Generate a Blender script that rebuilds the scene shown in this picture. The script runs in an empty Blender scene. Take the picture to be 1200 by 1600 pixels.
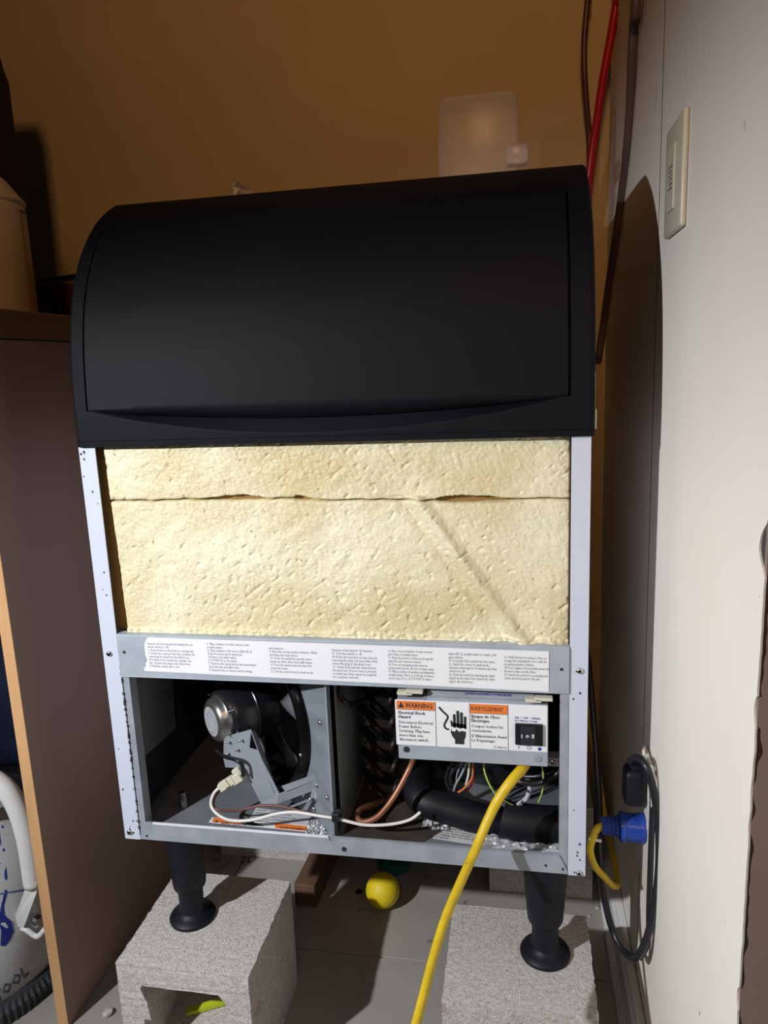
import bpy, bmesh, math, random
from mathutils import Vector, Matrix, noise
PI = math.pi
random.seed(7)
S = bpy.context.scene
COL = S.collection

# ------------------------------------------------------------------ camera
CAM = Vector((0.57760572, -0.88926125, 0.66894067))
yaw, pitch, roll = -0.18636836, 0.19356406, 0.04095794
FPX = 1150.0
cy, sy, cp, sp = math.cos(yaw), math.sin(yaw), math.cos(pitch), math.sin(pitch)
F = Vector((sy*cp, cy*cp, -sp)); RT = Vector((cy, -sy, 0)); DN = F.cross(RT)
cr, sr = math.cos(roll), math.sin(roll)
R_, D_ = cr*RT + sr*DN, -sr*RT + cr*DN
cam = bpy.data.objects.new('camera', bpy.data.cameras.new('camera')); COL.objects.link(cam)
m = Matrix((R_, -D_, -F)).transposed().to_4x4(); m.translation = CAM
cam.matrix_world = m
cam.data.sensor_width = 36; cam.data.lens = 36*FPX/1600; cam.data.clip_start = .02
S.camera = cam

# ------------------------------------------------------------------ world, lights, exposure
w = bpy.data.worlds.new('world'); S.world = w; w.use_nodes = True
w.node_tree.nodes['Background'].inputs[0].default_value = (.62, .56, .52, 1)
w.node_tree.nodes['Background'].inputs[1].default_value = .012
S.view_settings.view_transform = 'Standard'; S.view_settings.look = 'None'
S.view_settings.exposure = 0; S.view_settings.gamma = 1; S.view_settings.use_curve_mapping = False
def lamp(name, kind, loc, target, energy, color, **kw):
    l = bpy.data.lights.new(name, kind); l.energy = energy; l.color = color
    for k, v in kw.items(): setattr(l, k, v)
    o = bpy.data.objects.new(name, l); COL.objects.link(o); o.location = loc
    o.rotation_euler = (Vector(target)-Vector(loc)).to_track_quat('-Z', 'Y').to_euler()
    return o
# hand torch held low left of the camera, aimed at the open lower front of the machine
lamp('hand_torch', 'SPOT', (-.50, -1.0, .90), (.51, .0, .01), 108, (.93, .96, 1.0), spot_size=math.radians(84), spot_blend=1.0, shadow_soft_size=.018)
# camera lamp, weak, near the lens
lamp('phone_lamp', 'SPOT', (.50, -.92, .70), (.40, .1, -.05), 1.6, (.95, .97, 1.0), spot_size=math.radians(75), spot_blend=1.0, shadow_soft_size=.01)
# warm room lamp high in the room behind the camera
lamp('room_lamp', 'AREA', (.50, -2.2, 2.0), (.42, .7, 1.45), 3.5, (1.0, .52, .20), size=.35, spread=math.radians(75))

# ------------------------------------------------------------------ helpers
def ray(px, py): return (px-600)/FPX*R_ + (py-800)/FPX*D_ + F
def at(px, py, **k):
    v = ray(px, py)
    for ax, key in enumerate('XYZ'):
        if key in k: return CAM + v*((k[key]-CAM[ax])/v[ax])

def link(o, parent=None):
    COL.objects.link(o)
    if parent is not None:
        o.parent = parent; o.matrix_parent_inverse = W(parent).inverted()
    return o
def W(o):
    t = Matrix.Translation(o.location) @ o.rotation_euler.to_matrix().to_4x4()
    return W(o.parent) @ o.matrix_parent_inverse @ t if o.parent else t
def obj(name, bm, m, parent=None, smooth=False, auto=None):
    me = bpy.data.meshes.new(name)
    if isinstance(bm, bmesh.types.BMesh):
        bmesh.ops.recalc_face_normals(bm, faces=bm.faces)
        bm.to_mesh(me); bm.free()
    for f in me.polygons: f.use_smooth = smooth
    if auto is not None: me.set_sharp_from_angle(angle=math.radians(auto))
    me.materials.append(m)
    o = link(bpy.data.objects.new(name, me), parent)
    if name in ('lettering', 'sticker_print', 'switch_marks'): o['kind'] = 'stuff'
    return o
def inst(name, me, loc, parent=None, rot=(0, 0, 0)):
    o = bpy.data.objects.new(name, me); o.location = loc; o.rotation_euler = rot
    return link(o, parent)
def tag(o, label=None, cat=None, group=None, kind=None):
    if label: o['label'] = label
    if cat: o['category'] = cat
    if group: o['group'] = group
    if kind: o['kind'] = kind
    return o
def thing(name, loc, label, cat, group=None):
    o = bpy.data.objects.new(name, None); o.location = loc; COL.objects.link(o); o.empty_display_size = .02
    return tag(o, label, cat, group)

def B(): return bmesh.new()
def box(bm, x0, x1, y0, y1, z0, z1, bev=0, seg=1, M=None):
    r = bmesh.ops.create_cube(bm, size=1)
    vs = r['verts']
    for v in vs:
        v.co = Vector(((x0+x1)/2 + v.co.x*(x1-x0), (y0+y1)/2 + v.co.y*(y1-y0), (z0+z1)/2 + v.co.z*(z1-z0)))
        if M: v.co = M @ v.co
    if bev:
        es = list({e for v in vs for e in v.link_edges})
        bmesh.ops.bevel(bm, geom=es, offset=bev, segments=seg, profile=.5, affect='EDGES')
    return bm
def quad_slab(bm, pts, th):
    """a sheet of metal: polygon pts with thickness th along its normal"""
    pts = [Vector(p) for p in pts]
    n = (pts[1]-pts[0]).cross(pts[2]-pts[0]).normalized()*th
    a = [bm.verts.new(p) for p in pts]; b = [bm.verts.new(p+n) for p in pts]
    bm.faces.new(a[::-1]); bm.faces.new(b)
    for i in range(len(pts)):
        j = (i+1) % len(pts); bm.faces.new((a[i], a[j], b[j], b[i]))
    return bm
def smooth_path(pts, n=8):
    pts = [Vector(p) for p in pts]
    if len(pts) < 3: return pts
    out = []
    for i in range(len(pts)-1):
        p0 = pts[max(i-1, 0)]; p1 = pts[i]; p2 = pts[i+1]; p3 = pts[min(i+2, len(pts)-1)]
        for k in range(n):
            t = k/n
            out.append(.5*((2*p1)+(p2-p0)*t+(2*p0-5*p1+4*p2-p3)*t*t+(3*p1-p0-3*p2+p3)*t**3))
    out.append(pts[-1]); return out
def tube(bm, pts, r, seg=12, n=8, cap=True, raw=False):
    P = [Vector(p) for p in pts] if raw else smooth_path(pts, n)
    rr = r if callable(r) else (lambda t: r)
    T = [(P[min(i+1, len(P)-1)]-P[max(i-1, 0)]).normalized() for i in range(len(P))]
    u = T[0].orthogonal().normalized(); rings = []
    for i, p in enumerate(P):
        u = (u - T[i]*u.dot(T[i])).normalized(); v = T[i].cross(u)
        q = rr(i/(len(P)-1))
        rings.append([bm.verts.new(p+(u*math.cos(2*PI*k/seg)+v*math.sin(2*PI*k/seg))*q) for k in range(seg)])
    for a, b in zip(rings, rings[1:]):
        for k in range(seg): bm.faces.new((a[k], a[(k+1) % seg], b[(k+1) % seg], b[k]))
    if cap: bm.faces.new(rings[0][::-1]); bm.faces.new(rings[-1])
    return bm
def lathe(bm, prof, loc=(0, 0, 0), axis=(0, 0, 1), seg=32, cap=True):
    """prof: list of (radius, height along axis)"""
    A = Vector(axis).normalized(); u = A.orthogonal().normalized(); v = A.cross(u); L = Vector(loc)
    rings = []
    for r, h in prof:
        if r < 1e-6: rings.append([bm.verts.new(L+A*h)])
        else: rings.append([bm.verts.new(L+A*h+(u*math.cos(2*PI*k/seg)+v*math.sin(2*PI*k/seg))*r) for k in range(seg)])
    for a, b in zip(rings, rings[1:]):
        for k in range(seg):
            j = (k+1) % seg
            if len(a) == 1 and len(b) == 1: continue
            if len(a) == 1: bm.faces.new((a[0], b[j], b[k]))
            elif len(b) == 1: bm.faces.new((a[k], a[j], b[0]))
            else: bm.faces.new((a[k], a[j], b[j], b[k]))
    if cap:
        for g in (rings[0], rings[-1]):
            if len(g) > 1: bm.faces.new(g)
    return bm
def text(bm, body, size, o, right=(1, 0, 0), up=(0, 0, 1), bold=0, line=1.0, sx=1.0, align='LEFT'):
    c = bpy.data.curves.new('t', 'FONT'); c.body = body; c.size = size; c.offset = bold*size
    c.space_line = line; c.resolution_u = 1; c.align_x = align; c.fill_mode = 'FRONT'
    ob = bpy.data.objects.new('t', c); COL.objects.link(ob)
    dg = bpy.context.evaluated_depsgraph_get(); me = ob.evaluated_get(dg).to_mesh()
    right = Vector(right).normalized(); up = Vector(up).normalized(); o = Vector(o)
    vs = [bm.verts.new(o+right*(v.co.x*sx)+up*v.co.y) for v in me.vertices]
    for p in me.polygons:
        try: bm.faces.new([vs[i] for i in p.vertices])
        except ValueError: pass
    ob.evaluated_get(dg).to_mesh_clear(); bpy.data.objects.remove(ob); bpy.data.curves.remove(c)
    return bm
def poly(bm, pts, th=.0003, n=(0, -1, 0)):
    """flat printed shape: filled outline, raised th along n"""
    n = Vector(n)*th
    vs = [bm.verts.new(Vector(p)+n) for p in pts]
    f = bm.faces.new(vs); bmesh.ops.triangulate(bm, faces=[f])
    return bm

# ------------------------------------------------------------------ materials
def mat(name, c, rough=.6, metal=0, spec=.5, var=None, vs=20, bump=0, bs=200, spots=None, detail=6, rvar=0, aniso=None, coat=0):
    """c base colour; var second colour mixed by noise; spots=(colour, scale, threshold)"""
    m = bpy.data.materials.new(name); m.use_nodes = True
    nt = m.node_tree; b = nt.nodes['Principled BSDF']; N = nt.nodes.new; L = nt.links.new
    b.inputs['Base Color'].default_value = (*c, 1); b.inputs['Roughness'].default_value = rough
    b.inputs['Metallic'].default_value = metal; b.inputs['Specular IOR Level'].default_value = spec
    if coat: b.inputs['Coat Weight'].default_value = coat
    tc = N('ShaderNodeTexCoord'); src = tc.outputs['Object']
    if aniso:
        mp = N('ShaderNodeMapping'); mp.inputs['Scale'].default_value = aniso; L(src, mp.inputs[0]); src = mp.outputs[0]
    cur = None
    if var:
        n = N('ShaderNodeTexNoise'); n.inputs['Scale'].default_value = vs; n.inputs['Detail'].default_value = detail; L(src, n.inputs['Vector'])
        rp = N('ShaderNodeValToRGB'); rp.color_ramp.elements[0].position = .35; rp.color_ramp.elements[1].position = .68
        rp.color_ramp.elements[0].color = (*c, 1); rp.color_ramp.elements[1].color = (*var, 1)
        L(n.outputs[0], rp.inputs[0]); cur = rp.outputs[0]
        if rvar:
            mr = N('ShaderNodeMapRange'); mr.inputs[3].default_value = rough; mr.inputs[4].default_value = rough+rvar
            L(n.outputs[0], mr.inputs[0]); L(mr.outputs[0], b.inputs['Roughness'])
    if spots:
        for sc, scale, th in (spots if isinstance(spots, list) else [spots]):
            n = N('ShaderNodeTexNoise'); n.inputs['Scale'].default_value = scale; n.inputs['Detail'].default_value = 3; L(tc.outputs['Object'], n.inputs['Vector'])
            rp = N('ShaderNodeValToRGB'); rp.color_ramp.elements[0].position = th; rp.color_ramp.elements[1].position = th+.02
            L(n.outputs[0], rp.inputs[0])
            mx = N('ShaderNodeMix'); mx.data_type = 'RGBA'; L(rp.outputs[0], mx.inputs[0])
            if cur: L(cur, mx.inputs[6])
            else: mx.inputs[6].default_value = (*c, 1)
            mx.inputs[7].default_value = (*sc, 1); cur = mx.outputs[2]
    if cur: L(cur, b.inputs['Base Color'])
    if bump:
        n = N('ShaderNodeTexNoise'); n.inputs['Scale'].default_value = bs; n.inputs['Detail'].default_value = 8; L(src, n.inputs['Vector'])
        bp = N('ShaderNodeBump'); bp.inputs['Strength'].default_value = bump; bp.inputs['Distance'].default_value = .002
        L(n.outputs[0], bp.inputs['Height']); L(bp.outputs[0], b.inputs['Normal'])
    return m
M_wall = mat('off_white_wall_paint', (.84, .775, .69), .55, var=(.88, .82, .74), vs=4, bump=.15, bs=60, spots=[((.5, .44, .38), 9, .74), ((.30, .26, .24), 38, .765)])
M_wallb = mat('tan_wall_paint', (.44, .34, .21), .7, var=(.49, .38, .24), vs=3, bump=.1, bs=80)
M_trim = mat('white_trim_paint', (.74, .73, .72), .4, var=(.66, .65, .64), vs=15)
M_jamb = mat('brown_end_paint', (.24, .165, .13), .7, var=(.28, .19, .15), vs=6)
M_chip = mat('chipped_dark_edge', (.05, .04, .045), .8)
M_floor = mat('grey_beige_floor_tile', (.33, .305, .27), .55, var=(.40, .375, .335), vs=5, bump=.08, bs=90, spots=[((.20, .18, .155), 30, .70)])
M_grout = mat('dark_joint', (.035, .03, .028), .9)
M_conc = mat('concrete', (.48, .445, .41), .95, spec=.2, var=(.66, .62, .58), vs=170, bump=1.0, bs=420, spots=[((.30, .28, .25), 240, .66), ((.46, .38, .35), 14, .66)])
M_black = mat('black_textured_plastic', (.0034, .0037, .0064), .6, spec=.14, bump=.25, bs=1500)
M_blackd = mat('black_door_plastic', (.0034, .0037, .0064), .6, spec=.14, bump=.12, bs=1200, var=(.0046, .0046, .0070), vs=5)
M_leg = mat('black_leg_plastic', (.006, .007, .012), .5, spec=.3, bump=.05, bs=300)
M_post = mat('white_enamel_steel', (.58, .62, .73), .35, spots=[((.12, .11, .12), 60, .79)])
M_galv = mat('galvanised_steel', (.40, .44, .50), .42, metal=.45, var=(.50, .54, .61), vs=30, rvar=.12, bump=.04, bs=200)
M_galv2 = mat('galvanised_sheet', (.40, .45, .51), .55, metal=.35, var=(.47, .52, .58), vs=25, rvar=.1)
M_pan = mat('grey_pan_steel', (.17, .185, .21), .55, metal=.3, var=(.26, .27, .285), vs=12)
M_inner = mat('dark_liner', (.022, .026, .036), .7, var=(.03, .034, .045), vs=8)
M_foam = mat('yellow_polyurethane_foam', (.60, .505, .27), .42, var=(.82, .77, .57), vs=6, bump=.45, bs=260, rvar=.2, spots=[((.44, .33, .13), 120, .71)])
M_foamd = mat('brown_gap_shade', (.26, .145, .045), .9)  # brown that stands for shade in the foam gaps
M_paper = mat('white_label_paper', (.80, .81, .84), .6)
M_paperg = mat('greyed_label_paper', (.50, .51, .52), .6, var=(.60, .61, .62), vs=30)
M_ink = mat('black_ink', (.02, .02, .025), .7)
M_inkg = mat('grey_ink', (.13, .13, .14), .7)
M_inkb = mat('blue_ink', (.03, .04, .30), .6)
M_orange = mat('orange_ink', (.80, .20, .035), .6)
M_motor = mat('black_motor_enamel', (.008, .009, .012), .28, spec=.6)
M_cap = mat('bare_motor_steel', (.42, .41, .40), .3, metal=.9, var=(.30, .29, .28), vs=40)
M_shroud = mat('black_shroud_plastic', (.008, .008, .010), .22, spec=.6)
M_blade = mat('fan_blade_lit_grey', (.26, .265, .29), .4, metal=.2, var=(.46, .46, .50), vs=12)  # grey lightened so the colour carries the highlights on the blades
M_brk = mat('grey_bracket_steel', (.33, .37, .42), .5, metal=.35, var=(.38, .42, .47), vs=20)
M_screw = mat('screw_steel', (.62, .62, .62), .25, metal=1)
M_copper = mat('copper_tube', (.36, .16, .09), .42, metal=.55, var=(.25, .10, .06), vs=30)
M_copperd = mat('dark_copper_tube', (.022, .015, .014), .45, metal=.4)
M_fin = mat('aluminium_fins', (.22, .23, .24), .5, metal=.6, var=(.14, .15, .155), vs=60)
M_rubber = mat('black_foam_rubber', (.006, .007, .010), .55, spec=.35, bump=.2, bs=300)
M_white = mat('white_wire', (.72, .70, .66), .45)
M_brownw = mat('brown_wire', (.16, .06, .045), .45)
M_nylon = mat('cream_nylon', (.62, .60, .48), .45)
M_greeny = mat('green_yellow_wire', (.45, .62, .10), .45)
M_bwire = mat('black_wire', (.010, .010, .014), .35)
M_orw = mat('orange_wire', (.5, .17, .05), .45)
M_greyw = mat('grey_wire', (.30, .31, .33), .45)
M_yellow = mat('yellow_cord_jacket', (.72, .50, .012), .45, var=(.60, .41, .01), vs=60, spots=[((.12, .10, .05), 130, .72)])
M_blue = mat('translucent_blue_plastic', (.010, .035, .22), .25, spec=.5, var=(.02, .06, .34), vs=60)
M_ivory = mat('ivory_plastic', (.56, .53, .42), .35)
M_outlet = mat('white_outlet_plastic', (.74, .71, .64), .35)
M_cab = mat('brown_melamine', (.31, .195, .15), .5, var=(.35, .225, .175), vs=3, aniso=(1, 1, .3))
M_edge = mat('light_wood_edge_band', (.62, .36, .17), .5, var=(.52, .29, .13), vs=30, aniso=(1, 1, .15), spots=[((.75, .6, .45), 70, .73)])
M_top = mat('worktop_laminate', (.22, .12, .065), .5, var=(.25, .14, .075), vs=5)
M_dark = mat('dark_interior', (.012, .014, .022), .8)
M_navy = mat('navy_cloth', (.012, .025, .075), .8, var=(.03, .05, .12), vs=14, bump=.5, bs=30)
M_jug = mat('milky_jug_plastic', (.62, .52, .42), .4)
M_jlab = mat('jug_label_yellow', (.55, .33, .02), .5)
M_jlab2 = mat('jug_label_dark', (.03, .02, .06), .5)
M_case = mat('black_case', (.004, .004, .005), .6)
M_rbox = mat('red_brown_card', (.10, .022, .018), .7)
M_tank = mat('white_painted_tank', (.56, .58, .60), .4, var=(.64, .66, .67), vs=8, spots=[((.01, .03, .26), 11, .665), ((.10, .10, .12), 45, .75)])
M_handle = mat('dirty_white_handle', (.66, .66, .64), .35, var=(.72, .72, .70), vs=10, spots=[((.2, .18, .16), 60, .76)])
M_tire = mat('ribbed_rubber', (.035, .04, .045), .7, bump=.3, bs=120)
M_bluep = mat('blue_paint', (.008, .025, .25), .4)
M_wood = mat('rough_lumber', (.12, .06, .032), .8, var=(.16, .085, .048), vs=20, aniso=(1, .1, 1))
M_ball = mat('yellow_ball', (.78, .60, .01), .5, bump=.35, bs=260)
M_teal = mat('teal_plastic', (.004, .13, .11), .4)
M_lime = mat('lime_stick', (.52, .60, .02), .5)
M_red = mat('red_hose', (.42, .004, .018), .25, spec=.6)
M_brcab = mat('brown_cable', (.085, .022, .014), .4)
M_gcab = mat('grey_brown_cable', (.105, .07, .065), .4)
M_star = mat('blue_foil', (.12, .15, .38), .4)
def clear_mat(name, c, tr):
    m = bpy.data.materials.new(name); m.use_nodes = True; nt = m.node_tree; nt.nodes.clear(); N = nt.nodes.new; L = nt.links.new
    o = N('ShaderNodeOutputMaterial'); mx = N('ShaderNodeMixShader'); t = N('ShaderNodeBsdfTransparent'); p = N('ShaderNodeBsdfPrincipled')
    p.inputs['Base Color'].default_value = (*c, 1); p.inputs['Roughness'].default_value = .25
    lw = N('ShaderNodeLayerWeight'); lw.inputs[0].default_value = .35
    mr = N('ShaderNodeMapRange'); mr.inputs[3].default_value = 1-tr; mr.inputs[4].default_value = min(1, 1-tr+.45)
    L(lw.outputs['Facing'], mr.inputs[0]); L(mr.outputs[0], mx.inputs[0])
    L(t.outputs[0], mx.inputs[1]); L(p.outputs[0], mx.inputs[2]); L(mx.outputs[0], o.inputs[0])
    return m
M_clear = clear_mat('clear_plastic', (.80, .74, .70), .84)
M_film = clear_mat('clear_film', (.95, .88, .82), .55)

# ------------------------------------------------------------------ setting
FZ = -.346
XW = .75     # right wall
fl = thing('floor', (.3, .2, FZ), None, None); fl['kind'] = 'structure'
obj('floor_bed', box(B(), -1.6, 1.4, -1.6, .86, FZ-.06, FZ-.004), M_grout, fl)
def tile_me(sx, sy):
    bm = box(B(), 0, sx-.003, 0, sy-.003, -.012, 0, bev=.0004); me = bpy.data.meshes.new('tile'); bm.to_mesh(me); bm.free(); me.materials.append(M_floor); return me
T0 = tile_me(.61, .61)
for i in range(-2, 2):
    for j in range(-3, 1):
        inst('tile', T0, (-.004+i*.61+(.61 if i > 5 else 0), .205+j*.61, FZ+random.uniform(-.0004, .0003)), fl)
bm = box(B(), -1.6, XW+.14, .70, .80, FZ-.05, 1.9); tag(obj('wall_back', bm, M_wallb), kind='structure')
wr = thing('wall_right', (XW+.05, .2, FZ), None, None); wr['kind'] = 'structure'
# end of the wall is chipped: wobbling corner line
def wall_slab(y0, y1, chip=False):
    bm = B()
    if not chip: return box(bm, XW, XW+.012, y0, y1, FZ-.02, 1.9)
    n = 520; a = []
    for k in range(n+1):
        z = FZ-.02+(1.92-FZ)*k/n
        e = y0+.0025*noise.noise((0, 0, z*14))+.0015*noise.noise((5, 0, z*60))
        if noise.noise((9, 0, z*16)) > .34: e += .006*(noise.noise((9, 0, z*16))-.30)*8
        a.append([bm.verts.new((XW, y1, z)), bm.verts.new((XW, e, z)), bm.verts.new((XW+.0016, e+.0003, z)), bm.verts.new((XW+.0016, y1, z))])
    for p, q in zip(a, a[1:]):
        for k in range(3): bm.faces.new((p[k], p[k+1], q[k+1], q[k]))
    return bm
obj('wall_panel', wall_slab(.1325, .70), M_wall, wr)
obj('panel_seam', box(B(), XW-.0003, XW+.010, .1298, .1324, FZ, 1.88), M_chip, wr)
obj('wall_panel', wall_slab(-.340, .1300, True), M_wall, wr)
tag(obj('wall_core', box(B(), XW+.0017, XW+.135, -.333, .1297, FZ-.02, 1.9), M_chip, wr), 'dark core showing along the chipped corner')
tag(obj('end_face', box(B(), XW+.0017, XW+.40, -.3385, -.3332, FZ-.02, 1.9), M_jamb, wr), 'brown end face of the wall')
# baseboard right: profile swept along Y
bm = B(); prof = [(XW-.001, FZ), (.7235, FZ), (.7235, FZ+.012), (.729, FZ+.02), (.733, FZ+.023), (.733, FZ+.074), (.737, FZ+.079), (.7375, FZ+.086), (.742, FZ+.090), (XW-.001, FZ+.090)]
r0 = [bm.verts.new((x, -.33, z)) for x, z in prof]; r1 = [bm.verts.new((x, .699, z)) for x, z in prof]
for k in range(len(prof)-1): bm.faces.new((r0[k], r0[k+1], r1[k+1], r1[k]))
bm.faces.new(r0); bm.faces.new(r1[::-1])
tag(obj('baseboard_right', bm, M_trim), kind='structure')
bm = box(B(), -1.0, .722, .688, .699, FZ, FZ+.09, bev=.002)
tag(obj('baseboard_back', bm, M_trim), kind='structure')

# ------------------------------------------------------------------ left cabinet
cab = thing('open_cabinet', (-.5, .3, FZ), 'brown open cabinet with light wood front edge left of the ice machine', 'cabinet')
obj('side_panel', box(B(), -.154, -.1365, -.004, .69, FZ+.001, .729), M_cab, cab)
tag(obj('edge_band', box(B(), -.1545, -.136, -.0058, -.0042, FZ+.001, .729, bev=.0004), M_edge, cab), 'light wood edge strip')
obj('side_panel', box(B(), -.95, -.932, -.004, .69, FZ+.001, .729), M_cab, cab)
tag(obj('back_panel', box(B(), -.931, -.155, .62, .635, FZ+.001, .729), M_dark, cab), 'dark back panel')
obj('shelf', box(B(), -.931, -.155, .02, .618, .34, .36), M_cab, cab)
wt = thing('worktop', (-.5, .3, .73), 'brown laminate worktop on the cabinet under the white jug', 'worktop')
obj('top_board', box(B(), -.98, -.1365, -.02, .69, .731, .772, bev=.002), M_top, wt)

# ------------------------------------------------------------------ ice machine
IM = thing('ice_machine', (.33, .3, -.152), 'undercounter ice machine with black hood, bare yellow foam and lower front panel removed', 'ice machine')
Wd, Dp = .66, .60
# cabinet sheets
obj('side_panel', box(B(), .0, .0015, .03, Dp, .0, .583), M_post, IM)
obj('side_panel', box(B(), Wd-.0015, Wd, .03, Dp, .0, .583), M_post, IM)
obj('back_panel', box(B(), .0015, Wd-.0015, Dp-.002, Dp, .0, .583), M_galv2, IM)
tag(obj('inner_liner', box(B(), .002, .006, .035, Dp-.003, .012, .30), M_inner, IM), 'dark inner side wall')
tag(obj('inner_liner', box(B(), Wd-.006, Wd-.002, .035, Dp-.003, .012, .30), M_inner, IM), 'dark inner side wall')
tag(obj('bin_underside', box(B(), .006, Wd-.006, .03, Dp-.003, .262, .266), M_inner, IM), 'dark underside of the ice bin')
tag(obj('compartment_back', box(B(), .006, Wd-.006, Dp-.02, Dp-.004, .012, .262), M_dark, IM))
obj('base_pan', box(B(), .002, Wd-.002, .004, Dp-.003, .009, .0125), M_pan, IM)
# posts
def post(x0, x1, nm):
    bm = B()
    box(bm, x0, x1, -.0005, .0009, .0, .583, bev=.0005, seg=2)
    box(bm, *((x0, x0+.0015) if x0 < .1 else (x1-.0015, x1)), .0, .030, .0, .583)
    return obj(nm, bm, M_post, IM)
pL = post(0, .0242, 'corner_post'); pR = post(.6375, Wd, 'corner_post')
def screw(x, y, z, r=.0035, parent=IM, ax=(0, -1, 0)):
    bm = lathe(B(), [(r*1.0, 0), (r, .0012), (r*.8, .0024), (r*.35, .003), (0, .003)], (x, y, z), ax, 14)
    s = obj('screw', bm, M_screw, parent, True, 40)
    A = Vector(ax); u = A.orthogonal().normalized(); v = A.cross(u); c = Vector((x, y, z))+A*.0031
    b2 = B()
    for d in (u, v):
        e = A.cross(d)
        b2.faces.new([b2.verts.new(c+d*r*.6*a+e*r*.13*b) for a, b in ((-1, -1), (1, -1), (1, 1), (-1, 1))])
    bmesh.ops.solidify(b2, geom=b2.faces[:], thickness=-.0002)
    for p in [b2]: pass
    if parent == IM: obj('screw_slot', b2, M_ink, s)
    else: b2.free()
    return s
for p in ((171, 1021), (906, 1048), (203, 1300), (905, 1364)):
    q = at(*p, Y=-.0005); screw(q.x, -.0006, q.z, .0042)
# little rust and chip marks on the posts as flat flakes
bm = B(); random.seed(3)
for k in range(26):
    side = random.random() < .5
    if side: x = random.uniform(.003, .022); z = random.choice([random.gauss(.54, .02), random.uniform(.0, .58), random.gauss(.03, .02)])
    else: x = random.uniform(.640, .658); z = random.choice([random.gauss(.02, .012), random.uniform(.0, .3)])
    z = min(max(z, .003), .575); s = random.uniform(.0005, .0017)
    a = [(x+s*random.uniform(.6, 1.3)*math.cos(t), -.0009, z+s*1.6*random.uniform(.5, 1.2)*math.sin(t)) for t in [i*PI/3 for i in range(6)]]
    bm.faces.new([bm.verts.new(v) for v in a])
# chips along the inner edge of the left post
for k in range(40):
    z = random.uniform(.02, .29); x = .0243+random.uniform(-.0007, .0005); s = random.uniform(.0004, .0012)
    bm.faces.new([bm.verts.new((x+a*s, -.0009, z+b*s*2.4)) for a, b in ((-1, -1), (1, -.6), (.8, 1), (-.7, .8))])
tag(obj('paint_chips', bm, M_chip, IM), 'dark chips in the white paint', kind='stuff')
# inner stiles and rails
stl = B(); quad_slab(stl, [(.0246, .0015, .005), (.0345, .0015, .018), (.0345, .0015, .262), (.0246, .0015, .262)], -.0012)
box(stl, .0333, .0345, .002, .02, .018, .262)
obj('inner_stile', stl, M_galv, IM)
stl = B(); quad_slab(stl, [(.6265, .0015, .018), (.6372, .0015, .005), (.6372, .0015, .262), (.6265, .0015, .262)], -.0012)
box(stl, .6265, .6277, .002, .02, .018, .262)
obj('inner_stile', stl, M_galv, IM)
bm = B(); quad_slab(bm, [(.0246, 0, .002), (.6372, 0, .002), (.6372, 0, .006), (.6265, 0, .028), (.0346, 0, .028), (.0246, 0, .006)], .0014)
box(bm, .0346, .6265, .0, .0045, .0268, .0282)
rail = obj('bottom_rail', bm, M_galv, IM)
for x, z, r in ((.334, .0125, .0036), (.036, .0085, .0017), (.609, .0125, .0017), (.631, .009, .0016)):
    obj('hole', lathe(B(), [(r, 0), (r, .0006), (0, .0006)], (x, -.0014, z), (0, -1, 0), 16), M_ink, rail)
tag(obj('edge_strip', box(B(), .047, .312, -.0017, .002, .0281, .0296), M_paper, rail), 'white strip along the rail top')
obj('notch', box(B(), .313, .3165, -.0016, -.0013, .0235, .0285), M_pan, rail)
bm = B(); box(bm, .0246, .6372, -.0032, -.0016, .2585, .3195, bev=.0006)
quad_slab(bm, [(.0246, -.0032, .2585), (.6372, -.0032, .2585), (.6372, .006, .2535), (.0246, .006, .2535)], .0012)
box(bm, .0246, .6372, -.002, .012, .3185, .3205)
bar = obj('crossbar', bm, M_galv2, IM)
for x, z, r in ((.0345, .295, .0022), (.6275, .291, .0020)):
    obj('hole', lathe(B(), [(r, 0), (r, .0006), (0, .0006)], (x, -.0032, z), (0, -1, 0), 14), M_ink, bar)
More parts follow.
